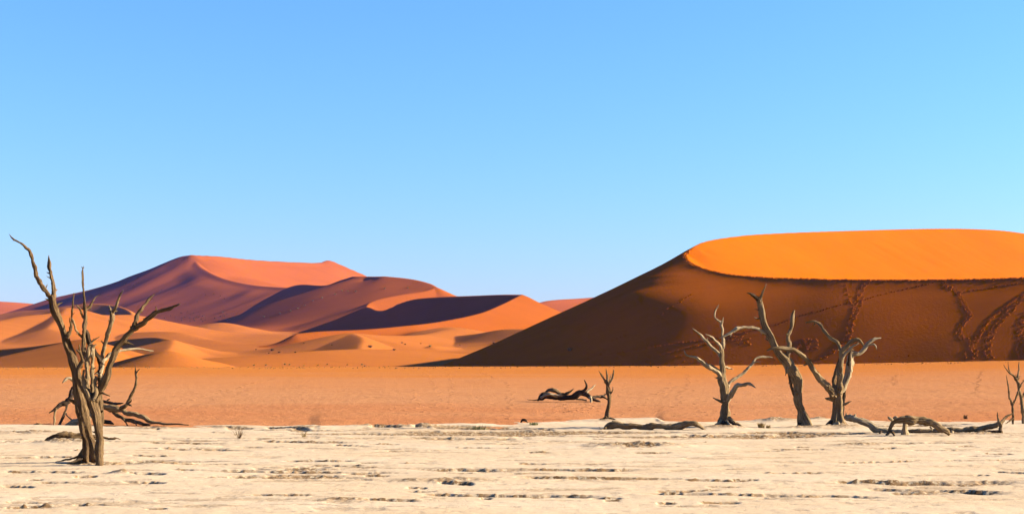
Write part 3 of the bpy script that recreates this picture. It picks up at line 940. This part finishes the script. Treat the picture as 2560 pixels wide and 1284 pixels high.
dead_wood("fallen_tree", "dark fallen tree lying on the orange sand left of the small tree", "tree", (1430, 1003), [
    ("trunk", "1344,1001,3 1350,996,10 1359,991,15 1378,990,16 1397,993,14 1417,994,13 1437,990,14 1452,982,13 1462,984,12 1474,992,11 1484,998,9 1496,1003,6 1504,1008,2", D_, 0, 0, 12, False),
    ("branch", "1452,984,12 1459,977,10 1464,971,7.5 1466.5,962,5.5 1464,955,4 1460,948,1.2", D_, 0, -0.3, 8),
    ("branch", "1466,982,8 1472,976,6 1479,970,5.2 1488.5,961,1.8", L_, 0, 0.4, 8),
    ("branch", "1476,991,8 1477,999,6.5 1476,1008,6", L_, -0.1, -0.3, 8),
    ("branch", "1480,994,8 1490,991,7 1507,989,6.5 1513,985,4 1518,982,1", D_, 0, 0.5, 8),
    ("branch", "1505,989,6 1513,994,4.5 1520,998,3", D_, 0.3, 0.1, 8),
    ("branch", "1362,981,3 1370,977,8 1378,975,10 1389,976,10 1398,981,8 1409,985,8 1425,978,6 1434,971,1.5", B_, 0.3, 0.4, 10),
    ("branch", "1352,993,7 1362,987,7 1374,985,6 1390,988,5 1405,989,3", L_, -0.25, -0.25, 8),
    ("branch", "1360,997,4 1345,999,3 1330,999,2 1318,998,0.8", D_, -0.1, -0.3, 8),
    ("branch", "1440,997,4 1452,998,4 1466,1000,4", D_, -0.3, -0.2, 8),
], ground=PLAIN)
dead_wood("fallen_log", "long grey log on the clay between the small tree and the forked pale tree", "log", (1640, 1073), [
    ("trunk", "1512,1066,8 1520,1067,14 1544,1063,15 1573,1064,14 1600,1065,15 1625,1066,15 1651,1067,13 1681,1068,14 1706,1064,15 1726,1058,13 1737.5,1057.5,12 1749,1066,9 1762,1074,5", G_, 0, -0.2, 14, False),
    ("branch", "1560,1060,9 1548,1057,7 1538,1054,4 1530,1051,1.5", G_, 0.1, 0.2, 8),
    ("branch", "1515,1069,6 1506,1072,3 1498,1068,1", G_, -0.1, -0.2, 8),
])

dead_wood("dead_tree", "pale dead tree with five spreading limbs, leftmost of the three right trees", "tree", (1812, 1066), [
    ("trunk", "1812,1066,32 1812,1050,27 1813,1035,24 1814,1011,21 1813,980,18 1810,955,17.5 1807,918,14 1805,887,10.5 1803,870,9.5", G_, 0, 0, 18),
    ("branch", "1803,876,9 1807,862,8.5 1809,853,8 1806,837,6 1804.6,818,6.5 1803,806,5.5 1797,802,4.5 1792,799,4.2 1786,790,4 1789,775,4 1793,768,3 1797,761,1", L_, 0, 0.1, 10),
    ("branch", "1803.5,810,5 1806,802,4 1808,792,1.2", L_, 0.05, -0.1, 8),
    ("branch", "1803,877,8 1798,862,7.2 1787.5,851,6 1776.6,840,5 1764,834.6,1.8", L_, 0, -0.3, 8),
    ("branch", "1805,895,8 1799,886,7.5 1792,878,7 1776.6,863.5,6.4 1762.5,848,6 1748.5,834,4.5 1731,820,1.2", L_, 0, 0.5, 10),
    ("branch", "1807,955,12 1803,943,11 1795,934,10 1786,926,9.5 1767,912,9.2 1745,896,7.5 1730,891,5 1717,888,4 1709.6,874,1.2", L_, 0, -0.6, 12),
    ("branch", "1805,940,7 1797,927,6.5 1784,916,5 1772,908,3", G_, 0.1, -0.1, 8),
    ("branch", "1818,966,10 1823,955.5,8.5 1845,941,7.5 1867,923,7.2 1882.5,907,6.3 1890,896,5.5 1910.5,891.6,5 1931,893,1.6", L_, 0, 0.6, 10),
    ("branch", "1882,908,4 1892,904,3 1902,903,1", L_, 0.4, 0.2, 8),
    ("branch", "1815,1003,14 1822,993,12.5 1832.6,977,12 1848,962,10.5 1867,958.6,7.5 1880,963,5 1889,968.5,1.5", L_, 0, -0.7, 12),
    ("branch", "1866,959,5 1874,957,4.5 1882,960,1.5", L_, -0.45, -0.6, 8),
    ("branch", "1810,917,6 1820,919,5 1833,922,1.5", L_, 0.1, 0.4, 8),
    ("branch", "1801,944,4 1793,943,2.5 1786,943,0.8", B_, 0, -0.1, 8),
    ("root", "1804,1050,9 1796,1058,9 1787,1064,8 1776,1069,4", L_, -0.2, -0.4, 8),
    ("root", "1808,1052,9 1805,1062,8 1799,1070,6 1790,1074,3", D_, -0.3, -0.6, 8),
    ("root", "1820,1046,10 1832,1053,8 1845,1059,7 1856,1067,6 1870,1072,2.5", G_, -0.2, -0.3, 8),
    ("root", "1816,1052,10 1822,1062,8 1832,1068,6 1846,1073,3", L_, -0.3, -0.7, 8),
    ("root", "1812,1055,9 1812,1064,8 1816,1072,5 1824,1076,3", D_, -0.35, -0.8, 8),
    ("root", "1824,1050,7 1838,1062,6 1850,1071,4 1860,1075,2", D_, -0.25, -0.55, 8),
])
dead_wood("dead_tree", "leaning dark dead tree with a broken forked top, middle of the three right trees", "tree", (2010, 1068), [
    ("trunk", "2012,1069,38 2009,1058,30 2006,1048,25 2003,1025,19 1996,985,19.5 1992,958.5,21 1981,932,23 1971,913.5,22.5 1958,892,20.5 1938,866,17.5 1921,839,16.5 1912,813,14 1906,786.5,13.5 1900,760,12 1896,746,13", G_, 0, 0.2, 18),
    ("branch", "1898,751,9 1903,740.5,6.5 1909,725,4.2 1913,716,2.5 1916,708,0.8", G_, 0.2, 0.1, 8),
    ("branch", "1898,750,10 1892,744,9 1885.6,740,8 1876,734,5.5 1867,731,1.2", D_, 0.2, 0.0, 8),
    ("branch", "1888,741,4 1882,738,3 1877,741,1", D_, 0.1, 0.0, 6),
    ("branch", "1966,900,13 1969,888,11 1971,876.5,11 1972.6,860,11.5 1971,839,10.5 1974,823.5,9.5 1980.6,807.6,10 1982,789,8.5 1985,776,6", G_, 0.1, 0.4, 10),
    ("branch", "1914,834,9 1905,827,8 1896,822,7 1880,819,6.5 1866,817,7 1854.5,818,7.5 1836,824.6,8.5 1817,835.5,6.5 1798,846,1.5", L_, 0.15, -0.3, 10),
    ("branch", "1904,792,5 1896,796,4 1889,795,3 1884,791,1", B_, 0.2, 0.0, 6),
    ("branch", "1902,775,4 1894,774,3 1886,772,0.8", B_, 0.2, 0.1, 6),
    ("branch", "1968,918,7 1966,928,5 1963,938,1.5", G_, -0.2, -0.3, 8),
    ("branch", "1974,935,9 1977,958,8 1984,980,8 1995,1000,7", B_, 0.35, 0.25, 8),
    ("root", "2020,1060,12 2030,1067,8 2040,1072,4", G_, -0.1, -0.3, 8),
    ("root", "2000,1058,9 1992,1066,6 1984,1070,2", D_, -0.1, -0.4, 8),
])
dead_wood("dead_tree", "stout forked dead tree with a long limb arching left, rightmost of the three right trees", "tree", (2092, 1067), [
    ("trunk", "2092,1068,50 2092,1055,40 2092,1038,31 2092.5,1011.5,25 2092,985,24 2094,968,25", G_, 0, 0, 18),
    ("branch", "2086,990,18 2078,975,16 2065,964,15.5 2049,950.6,14.5 2033.5,924,13.5 2020,903,13.5 2004,886,12 1986,875,11.5 1964.7,869,9.5 1943.5,868.5,9.5 1927.6,872.5,6 1917,876,1.8", G_, -0.1, -0.7, 14),
    ("branch", "2096,985,18 2099.7,945,14 2102,919,12.5 2104.5,892,11.5 2105,879,11 2113,866,11 2126,854,10 2142,848.7,9.5 2155,858,6 2159.5,865,1.5", G_, -0.1, -0.3, 12),
    ("branch", "2107,895,8 2113,885,7 2123,874,6.5 2134,864,5.5 2146,857,2.5", L_, -0.25, -0.4, 8),
    ("branch", "2104,884,10 2098,868,9.2 2092,855,9.5 2082,849,9 2076,844.7,9 2062.6,829,8.2 2052,814,8.2 2039,805,7.5 2028,803.7,6.5 2015,806,3.5", G_, -0.15, 0.4, 10),
    ("branch", "2098,985,18 2108,965,18 2115.6,945,17.5 2122,919,17.5 2125,897.6,16 2130,884,14.5 2144.7,883,11 2160.6,871,11.5 2172.5,855,10 2184,847,7.5 2202,844,3", L_, 0.1, 0.5, 14),
    ("branch", "2168,862,5 2178,860,4.5 2187,862,4 2192,872,1.5", L_, 0.45, 0.3, 8),
    ("branch", "2121,912,8 2124,895,8 2125,884,7 2127,872,3", D_, -0.1, -0.2, 8),
    ("branch", "2087,975,12 2084,956,11 2090,930,9 2097,903,6.5 2098,895,3", B_, 0.4, 0.4, 10),
    ("branch", "2106,1045,12 2108,1020,9.5 2109,995,8.5 2111,970,8", D_, 0.4, 0.5, 8),
    ("root", "2104,1056,11 2113,1066,8 2130,1070,5.5 2148,1072,4.5 2168,1077,1.5", B_, -0.3, -0.5, 8),
    ("root", "2080,1054,12 2070,1062,8 2058,1068,5 2040,1071,3 2022,1074,1", D_, -0.1, -0.4, 8),
    ("root", "2090,1058,11 2082,1066,9 2072,1071,6", L_, -0.5, -0.8, 8),
    ("root", "2094,1058,11 2098,1067,8 2106,1071,4", L_, -0.5, -0.8, 8),
])
dead_wood("fallen_log", "pale smooth log slanting down from behind the stout forked tree", "log", (2200, 1082), [
    ("trunk", "2112,1042,10 2118,1043,16 2136.7,1046,17.5 2161,1056,17 2181,1066,17 2201.5,1076,15 2226,1079.5,12 2256,1080,10", L_, 0.6, 0.0, 12, False),
    ("branch", "2136,1041,7 2137,1037,6 2139,1034,2", L_, 0.45, 0.45, 8),
    ("branch", "2115,1040,6 2116,1035,4 2115,1031,1", L_, 0.6, 0.6, 8),
    ("branch", "2204,1077,6 2200,1083,5 2196,1087,2", D_, 0, -0.2, 8),
])
dead_wood("fallen_log", "thick arched log with a leg at its left end, beyond the pale smooth log", "log", (2265, 1088), [
    ("trunk", "2214,1086,3 2221,1082,7 2225,1068,11 2230,1056,13 2240,1048,16 2252,1045,18 2272,1046,22 2303,1052,20 2333,1060,19 2353.5,1067,18 2366,1075,15 2374,1084,9", G_, -0.2, -0.1, 16, False),
    ("branch", "2230,1050,9 2224,1045,8 2220,1042,3", L_, -0.25, -0.3, 8),
    ("branch", "2234,1048,8 2238,1044,8 2242,1042,4", L_, -0.2, -0.2, 8),
    ("branch", "2263,1054,11 2262,1068,11 2261,1078,14 2262,1092,20", L_, 0.25, 0.25, 10),
    ("branch", "2326,1066,5 2329,1070,4 2330,1075,1.5", L_, -0.35, -0.4, 8),
    ("root", "2226,1078,7 2232,1082,6 2236,1088,4", B_, -0.25, -0.5, 8),
])
dead_wood("fallen_log", "dark straight log with an upright splinter at its right end", "log", (2400, 1084), [
    ("trunk", "2250,1083,7 2272,1079.5,10 2303,1076,12 2343,1077,12 2378,1075,14 2404,1075.5,15 2434.5,1072.5,15 2465,1068,14 2490,1062,12.5 2500,1057,10", G_, 0.5, 0.2, 14, False),
    ("branch", "2503,1084,6 2501,1070,9 2498,1056,8 2495,1042,4 2493,1029,0.8", G_, 0.1, 0.1, 10),
    ("branch", "2496,1060,9 2504,1053,8 2511,1047,7 2520,1039,6 2530,1033,3.5", B_, 0.2, 0.7, 8),
    ("branch", "2424,1084,4 2450,1080,7 2480,1077,8 2502,1077,7", D_, -0.1, 0.0, 8),
    ("branch", "2380,1078,8 2378,1084,6 2376,1089,2", L_, -0.1, -0.3, 8),
    ("branch", "2390,1082,5 2400,1085,5 2408,1088,2", B_, -0.2, -0.4, 8),
], sink=0)
dead_wood("dead_tree", "thin forked dead sapling shaped like a wishbone near the right edge", "tree", (2533, 1060), [
    ("trunk", "2532.5,1060,5.5 2533.7,1042,6 2531,1018,6 2530.6,1009,6", B_, 0, 0, 10),
    ("branch", "2530.6,1012,5 2523.5,993,4.5 2521.5,977,4 2518.5,953,3 2515.4,936,0.9", B_, 0, -0.3, 8),
    ("branch", "2530.6,1012,5 2537.7,999,4.5 2546,977,4 2551,964,3.5 2561,948,2 2570,936,0.8", B_, 0, 0.4, 8),
    ("root", "2533,1044,5 2524,1051,4 2514,1058,1.5", B_, 0, -0.3, 8),
])
dead_wood("dead_tree", "slim dead tree with a twiggy crown cut by the right edge", "tree", (2560, 1061), [
    ("trunk", "2560,1061,8.5 2557,1030,7.5 2554,1001.5,7.5 2549,977,7.5 2544,957,8 2540,945,7", G_, 0.8, 0.8, 10),
    ("branch", "2541,950,6 2535,940,5.2 2525.6,932.7,4.6 2515.4,922,2.6 2509,911,0.8", B_, 0.8, 0.5, 8),
    ("branch", "2526,933,3 2522,921,2.2 2520,903,0.8", B_, 0.7, 0.8, 6),
    ("branch", "2542,950,6 2545,938,4.4 2547,924,3.6 2547.5,903,1.6", G_, 0.8, 1.0, 8),
    ("branch", "2541,948,3.5 2540,940,2.5 2540,934,0.8", B_, 0.8, 0.7, 6),
    ("branch", "2553,1000,5 2562,980,4 2572,960,2.5 2580,945,0.8", B_, 0.8, 1.2, 8),
], sink=0.3)
dead_wood("wood_stump", "small dark stump on the sand left of the dry green tuft", "stump", (1310, 1056), [
    ("trunk", "1302,1056,3 1305,1051,7 1310,1050,8 1315,1052,6 1319,1056,2", D_, 0, 0, 10, False)], ground=PLAIN)


# ------------------------------------------------------------------ tracks, tufts and shrubs
SHEETS = [PLAIN, BIG_SHEET, S3, FIELD_SHEET, S2, S1, S5, S4]


def hit_any(px, py):
    best = None
    for sh in SHEETS:
        u = (px - 1280.0) / F
        if u < sh.us[0] or u > sh.us[-1]:
            continue
        h = sh.hit(px, py)
        if h is not None and (best is None or h.y < best.y):
            best = h
    return best


def print_mesh(name, spots, mat, parent, rad, high):
    """Rimmed foot prints, each pushed up out of the sand round a hollow."""
    prof = [(0.0, 0.10), (0.42, 0.05), (0.72, 1.0), (1.35, -0.5)]
    nseg = 7
    verts, faces = [], []
    for (p, n, k) in spots:
        t = Vector((1, 0, 0)).cross(n).normalized(); b = n.cross(t)
        base = len(verts)
        verts.append(p + n * (high * 0.1))
        rot = random.random() * 6.28
        for (r, h) in prof[1:]:
            for j in range(nseg):
                a = rot + 6.2832 * j / nseg
                rr = r * rad * k * random.uniform(0.8, 1.2)
                hh = h * high * k * (random.uniform(0.6, 1.3) if h > 0 else 1)
                verts.append(p + t * (math.cos(a) * rr * 1.25) + b * (math.sin(a) * rr) + n * hh)
        for j in range(nseg):
            faces.append((base, base + 1 + j, base + 1 + (j + 1) % nseg))
            for q in range(2):
                o0 = base + 1 + q * nseg
                faces.append((o0 + j, o0 + nseg + j, o0 + nseg + (j + 1) % nseg, o0 + (j + 1) % nseg))
    ob = link_mesh(name, [tuple(v) for v in verts], faces, mat, parent, False)
    ob["kind"] = "stuff"
    return ob


def sheet_normal(sh, p, e=0.5):
    zx = sh.z(p.x + e, p.y) - sh.z(p.x - e, p.y)
    zy = sh.z(p.x, p.y + e) - sh.z(p.x, p.y - e)
    return Vector((-zx / (2 * e), -zy / (2 * e), 1)).normalized()


def trail(sh, txt, step, jit, rows=1, width=0.0, k=1.0):
    """Spots along a line of the photograph, step in metres, laid on the sheet."""
    pts = [tuple(float(v) for v in q.split(',')) for q in txt.split()]
    dense = catmull([(x, y, 0) for x, y in pts], 40 * len(pts)) if len(pts) > 2 else catmull([(x, y, 0) for x, y in pts], 60)
    hits = [sh.hit(x, y) for x, y, _ in dense]
    out, acc, last = [], 0.0, None
    for h in hits:
        if h is None:
            continue
        if last is not None:
            acc += min((h - last).length, 2.0)
        last = h
        if acc >= step:
            acc = 0.0
            for r in range(rows):
                q = h + Vector((random.gauss(0, jit) + (r - (rows - 1) / 2) * width, random.gauss(0, jit * 0.6), 0))
                try:
                    q.z = sh.z(q.x, q.y)
                    out.append((q, sheet_normal(sh, q), k * random.uniform(0.75, 1.2)))
                except Exception:
                    pass
    return out


def scatter(sh, x0, x1, y0, y1, n, k=1.0):
    out = []
    for _ in range(n):
        h = sh.hit(random.uniform(x0, x1), random.uniform(y0, y1))
        if h is not None:
            out.append((h, sheet_normal(sh, h), k * random.uniform(0.6, 1.2)))
    return out


spots = []
spots += trail(BIG_SHEET, "1728,622 1713,634 1717,648 1736,663 1771,676 1831,688 1931,695 2101,699.5 2301,700.5 2451,698.5 2560,695 2640,694", 0.6, 0.12, 2, 0.4, 1.6)
spots += trail(BIG_SHEET, "1454,883 1518,885 1557,880 1608,871 1660,862 1711,855 1774,847 1840,834 1905,820 1951,808 1998,789 2045,778 2092,764 2132,755 2170,746 2224,731 2287,717 2334,706", 0.55, 0.10)
spots += trail(BIG_SHEET, "2170,704 2150,727 2147,758 2134,789 2125,814 2122,836 2115,852 2092,870 2054,898", 0.7, 0.15, 2, 0.8)
spots += trail(BIG_SHEET, "2118,706 2122,736 2131,758 2131,790 2131,820 2128,846", 0.8, 0.25)
spots += trail(BIG_SHEET, "2352,704 2368,717 2390,727 2402,745 2414,767 2425,786 2411,805 2397,826 2402,842 2424,853 2430,870 2439,886 2427,897", 0.62, 0.12, 2, 0.55)
spots += trail(BIG_SHEET, "2428,868 2414,880 2411,896", 0.7, 0.15)
spots += trail(BIG_SHEET, "2393,731 2442,725 2505,714 2560,706 2620,698", 0.6, 0.08)
spots += trail(BIG_SHEET, "2570,724 2520,761 2489,786 2467,805 2452,830 2433,860", 0.6, 0.14, 2, 0.45)
spots += trail(BIG_SHEET, "2572,736 2530,770 2498,805 2477,836 2470,867 2477,896", 0.6, 0.18, 2, 0.8)
spots += trail(BIG_SHEET, "2572,776 2551,814 2551,851 2548,882 2555,896", 0.6, 0.18, 2, 0.8)
spots += trail(BIG_SHEET, "1640,889 1687,878 1733,867 1790,855 1840,845", 0.6, 0.12)
spots += trail(BIG_SHEET, "1737,731 1698,754 1667,775 1644,792", 0.8, 0.25, 1, 0.5, 0.9)
spots += trail(BIG_SHEET, "1575,833 1560,839 1531,852 1506,877", 0.9, 0.25, 1, 0.5, 0.9)
spots += scatter(BIG_SHEET, 1990, 2056, 845, 874, 40, 1.0)
spots += scatter(BIG_SHEET, 1825, 1876, 830, 862, 28, 1.0)
spots += scatter(BIG_SHEET, 1400, 1800, 888, 912, 50, 0.7)
spots += scatter(BIG_SHEET, 1850, 2300, 880, 905, 24, 0.6)
print_mesh("footprints", spots, M_BIG, big, 0.17, 0.07)

spots = []
for tx in ("1268,1049 1272,1020 1276,1000 1275,974 1265,958 1245,948 1222,938 1196,930", "1126,1030 1127,1000 1128,961 1122,935",
           "1090,1020 1095,985 1080,955 1062,930", "1060,1040 1040,1000 1035,970", "1690,1010 1705,985 1720,960 1716,935", "1640,990 1665,970 1690,965",
           "420,1030 455,1010 520,985 590,970 640,955 700,945", "2245,935 2236,950 2240,962", "2440,985 2450,950 2455,925"):
    spots += trail(PLAIN, tx, 0.75, 0.12)
spots += scatter(PLAIN, 0, 2560, 930, 1050, 160, 0.7)
spots += scatter(PLAIN, 1560, 1860, 930, 1040, 90, 0.8)
spots += scatter(PLAIN, 1380, 1500, 1006, 1030, 90, 1.0)
plain_ob = bpy.data.objects["sand_plain"]
print_mesh("footprints", spots, M_PLAIN, plain_ob, 0.10, 0.012)


def blade_material(name, a, b_):
    m, nt, b = node_mat(name)
    c = ramp(nt, noise_node(nt, add(nt, "ShaderNodeTexCoord").outputs["Object"], 9.0, 3), [(0.35, a), (0.65, b_)])
    nt.links.new(c, b.inputs["Base Color"])
    return m


M_STRAW = blade_material("dry_straw", (0.16, 0.105, 0.04), (0.27, 0.185, 0.08))
M_GREEN = blade_material("grey_green_twig", (0.10, 0.095, 0.03), (0.20, 0.18, 0.07))
M_SHRUB = blade_material("dry_shrub", (0.09, 0.05, 0.02), (0.18, 0.105, 0.048))
M_TWIG = blade_material("thin_twig", (0.10, 0.055, 0.025), (0.18, 0.11, 0.05))


def tuft_data(name, n, rad, high, spread, width, mat, seed, droop=0.3):
    """Blades fanning out of one root as a mesh."""
    r = random.Random(seed)
    verts, faces = [], []
    for _ in range(n):
        a = r.random() * 6.2832
        q = math.sqrt(r.random()) * rad
        x, y = q * math.cos(a), q * math.sin(a)
        lean = r.uniform(0.1, 1.0) * spread
        a2 = a + r.uniform(-0.9, 0.9)
        h = high * r.uniform(0.45, 1.0)
        dx, dy = math.cos(a2) * lean * h, math.sin(a2) * lean * h
        wx, wy = -math.sin(a2) * width * 0.5, math.cos(a2) * width * 0.5
        i = len(verts)
        verts += [(x - wx, y - wy, -0.03), (x + wx, y + wy, -0.03), (x + dx * 0.5 - wx * 0.8, y + dy * 0.5 - wy * 0.8, h * 0.6),
                  (x + dx * 0.5 + wx * 0.8, y + dy * 0.5 + wy * 0.8, h * 0.6), (x + dx * (1 + droop), y + dy * (1 + droop), h * (1 - droop * lean * 0.5))]
        faces += [(i, i + 1, i + 3, i + 2), (i + 2, i + 3, i + 4)]
    me = bpy.data.meshes.new(name)
    me.from_pydata(verts, [], faces)
    me.materials.append(mat)
    return me


def place(name, me, p, scale, label, cat, group=None):
    ob = bpy.data.objects.new(name, me)
    ob.location = p; ob.scale = (scale,) * 3
    ob.rotation_euler = (0, 0, random.random() * 6.28)
    COL.objects.link(ob)
    ob["label"] = label; ob["category"] = cat
    if group:
        ob["group"] = group
    return ob


def pan_point(px, py):
    Y = CZ * F / (py - HY)
    return Vector(((px - 1280) / F * Y, Y, PAN.z((px - 1280) / F * Y, Y)))


SHRUB_ME = [tuft_data("shrub", 120, 0.22, 0.62, 1.5, 0.05, M_SHRUB, 200 + i, 0.4) for i in range(3)]
PALE_ME = [tuft_data("pale_tuft", 110, 0.2, 0.7, 1.1, 0.05, M_STRAW, 300 + i, 0.4) for i in range(3)]
place("grass_tuft", tuft_data("grass_tuft", 160, 0.07, 0.16, 0.7, 0.012, M_STRAW, 1), pan_point(1903, 1070), 1.15,
      "yellow grass tuft on the clay left of the leaning dark tree", "grass")
place("grass_tuft", tuft_data("grass_tuft", 90, 0.05, 0.11, 0.7, 0.012, M_STRAW, 2), pan_point(1921, 1070), 1.0,
      "smaller yellow grass tuft just beside the leaning dark tree", "grass")
place("grass_tuft", tuft_data("grass_tuft", 90, 0.10, 0.10, 1.2, 0.012, M_GREEN, 3), pan_point(1334, 1062), 1.2,
      "dry greenish tuft on the pan edge right of the small dark stump", "grass")
place("grass_tuft", tuft_data("grass_tuft", 80, 0.05, 0.16, 0.5, 0.010, M_TWIG, 4), PLAIN.hit(2414, 1046), 1.1,
      "brown upright tuft on the sand behind the dark straight log", "grass")
place("low_shrub", tuft_data("low_shrub", 110, 0.24, 0.16, 2.0, 0.012, M_GREEN, 5, 0.5), pan_point(1197, 1072), 1.0,
      "sprawling grey green shrub on the pan in the middle distance", "shrub")
place("twig_shrub", tuft_data("twig_shrub", 34, 0.03, 0.34, 1.1, 0.010, M_TWIG, 6, 0.3), pan_point(598, 1094), 1.0,
      "thin bare twig shrub on the pan right of the tall left tree", "shrub")
place("twig_shrub", tuft_data("twig_shrub", 26, 0.03, 0.25, 1.3, 0.008, M_STRAW, 8, 0.3), pan_point(760, 1092), 1.0,
      "faint straw coloured twigs on the pan, right of the bare twig shrub", "shrub")

FAR_SHRUBS = [(925, 868, 16), (680, 876, 13), (698, 881, 9), (672, 883, 6), (640, 874, 6), (738, 881, 8), (985, 875, 11), (1005, 857, 7), (1013, 861, 7),
              (1052, 859, 5), (760, 858, 5), (712, 850, 5), (830, 862, 5), (1150, 862, 4)]
for i, (x, y, w) in enumerate(FAR_SHRUBS):
    h = hit_any(x, y)
    place("dune_shrub", SHRUB_ME[i % 3], h, 0.62 * w / F * h.y / 0.7,
          "largest dark shrub on the low dunes left of the big dune" if i == 0 else "small brown shrub dotted on the low dunes in the middle", "shrub",
          None if i == 0 else "shrubs on the low dunes")
place("dune_shrub", PALE_ME[0], hit_any(1075, 866), 1.1, "pale tuft on the crest of the small yellow dune beside the big dune", "shrub")
place("dune_shrub", tuft_data("green_shrub", 120, 0.22, 0.5, 1.5, 0.05, M_GREEN, 9, 0.4), hit_any(635, 913), 0.6, "small green shrub at the back edge of the sand plain", "shrub")
for i, (x, y, w) in enumerate([(665, 913, 8), (712, 911, 9), (724, 912, 8), (760, 914, 6), (818, 911, 6), (868, 912, 6), (905, 912, 9), (912, 915, 7), (795, 913, 6)]):
    h = hit_any(x, y)
    place("grass_tuft", PALE_ME[i % 3], h, 0.6 * w / F * h.y / 0.7, "pale straw tuft along the back edge of the sand plain", "grass", "tufts at the back of the plain")
SLOPE = [(354, 683), (310, 711), (321, 716), (335, 712), (277, 737), (271, 740), (404, 725), (402, 729), (445, 731), (514, 737), (535, 736), (551, 740), (561, 747), (493, 754)]
SLOPE += [(random.gauss(500, 45), random.uniform(778, 804)) for _ in range(34)]
for i, (x, y) in enumerate(SLOPE):
    h = hit_any(x, y)
    if h is None:
        continue
    place("dune_shrub", SHRUB_ME[i % 3], h, random.uniform(0.9, 1.7), "tiny far shrub high on the purple left slope of the tallest far dune" if i < 14 else "tiny far shrub scattered at the foot of the tallest far dune", "shrub",
          "shrubs high on the tall far dune" if i < 14 else "shrubs at the foot of the tall far dune")
for i, (x, y) in enumerate([(557, 780), (512, 794), (727, 778), (782, 752), (762, 764), (700, 783), (855, 727), (838, 736), (889, 729), (962, 722), (1020, 720), (870, 728), (805, 745), (745, 771), (660, 792)]):
    h = hit_any(x, y)
    if h is None:
        continue
    place("dune_shrub", PALE_ME[i % 3], h, random.uniform(1.0, 1.8), "tiny pale tuft along the foot of the dark blue slip face", "shrub", "tufts on the middle dune")
place("dune_shrub", PALE_ME[1], hit_any(1424, 876), 1.0, "single pale tuft on the black lower left of the big dune", "shrub")
place("dune_shrub", SHRUB_ME[1], hit_any(1234, 858), 1.0, "dark shrub on the left outline of the big dune", "shrub")


def grass_fringe():
    """Short dry blades along the brow of the sand plain."""
    verts, faces = [], []
    for _ in range(600):
        px = random.uniform(-100, 2660)
        u = (px - 1280) / F
        y = random.uniform(124, 134)
        x = u * y
        z = PLAIN.z(x, y) - 0.01
        h = random.uniform(0.03, 0.11) * (1.5 if random.random() < 0.06 else 1)
        w = random.uniform(0.03, 0.07)
        lx = random.gauss(0, 0.06)
        i = len(verts)
        verts += [(x - w, y, z), (x + w, y, z), (x + lx, y + random.gauss(0, 0.03), z + h), (x, y - w, z), (x, y + w, z)]
        faces += [(i, i + 1, i + 2), (i + 3, i + 4, i + 2)]
    ob = link_mesh("dry_grass", verts, faces, M_STRAW, None, False)
    ob["kind"] = "stuff"; ob["label"] = "sparse dry grass along the brow of the sand plain"


grass_fringe()


# ------------------------------------------------------------------ the blue air between here and the far dunes
def haze_box():
    bm = bmesh.new()
    bmesh.ops.create_cube(bm, size=1.0)
    me = bpy.data.meshes.new("haze"); bm.to_mesh(me); bm.free()
    ob = bpy.data.objects.new("haze", me)
    ob.scale = (14400, 9800, 172); ob.location = (0, 4200, 69)
    COL.objects.link(ob)
    ob["kind"] = "stuff"; ob["label"] = "thin blue air in front of the far dunes"
    m = bpy.data.materials.new("air"); m.use_nodes = True
    nt = m.node_tree; nt.nodes.clear()
    v = nt.nodes.new("ShaderNodeVolumePrincipled")
    v.inputs["Color"].default_value = (0.09, 0.21, 1.0, 1)
    v.inputs["Density"].default_value = 0.000031
    v.inputs["Anisotropy"].default_value = 0.0
    out = nt.nodes.new("ShaderNodeOutputMaterial")
    nt.links.new(v.outputs[0], out.inputs["Volume"])
    me.materials.append(m)


haze_box()
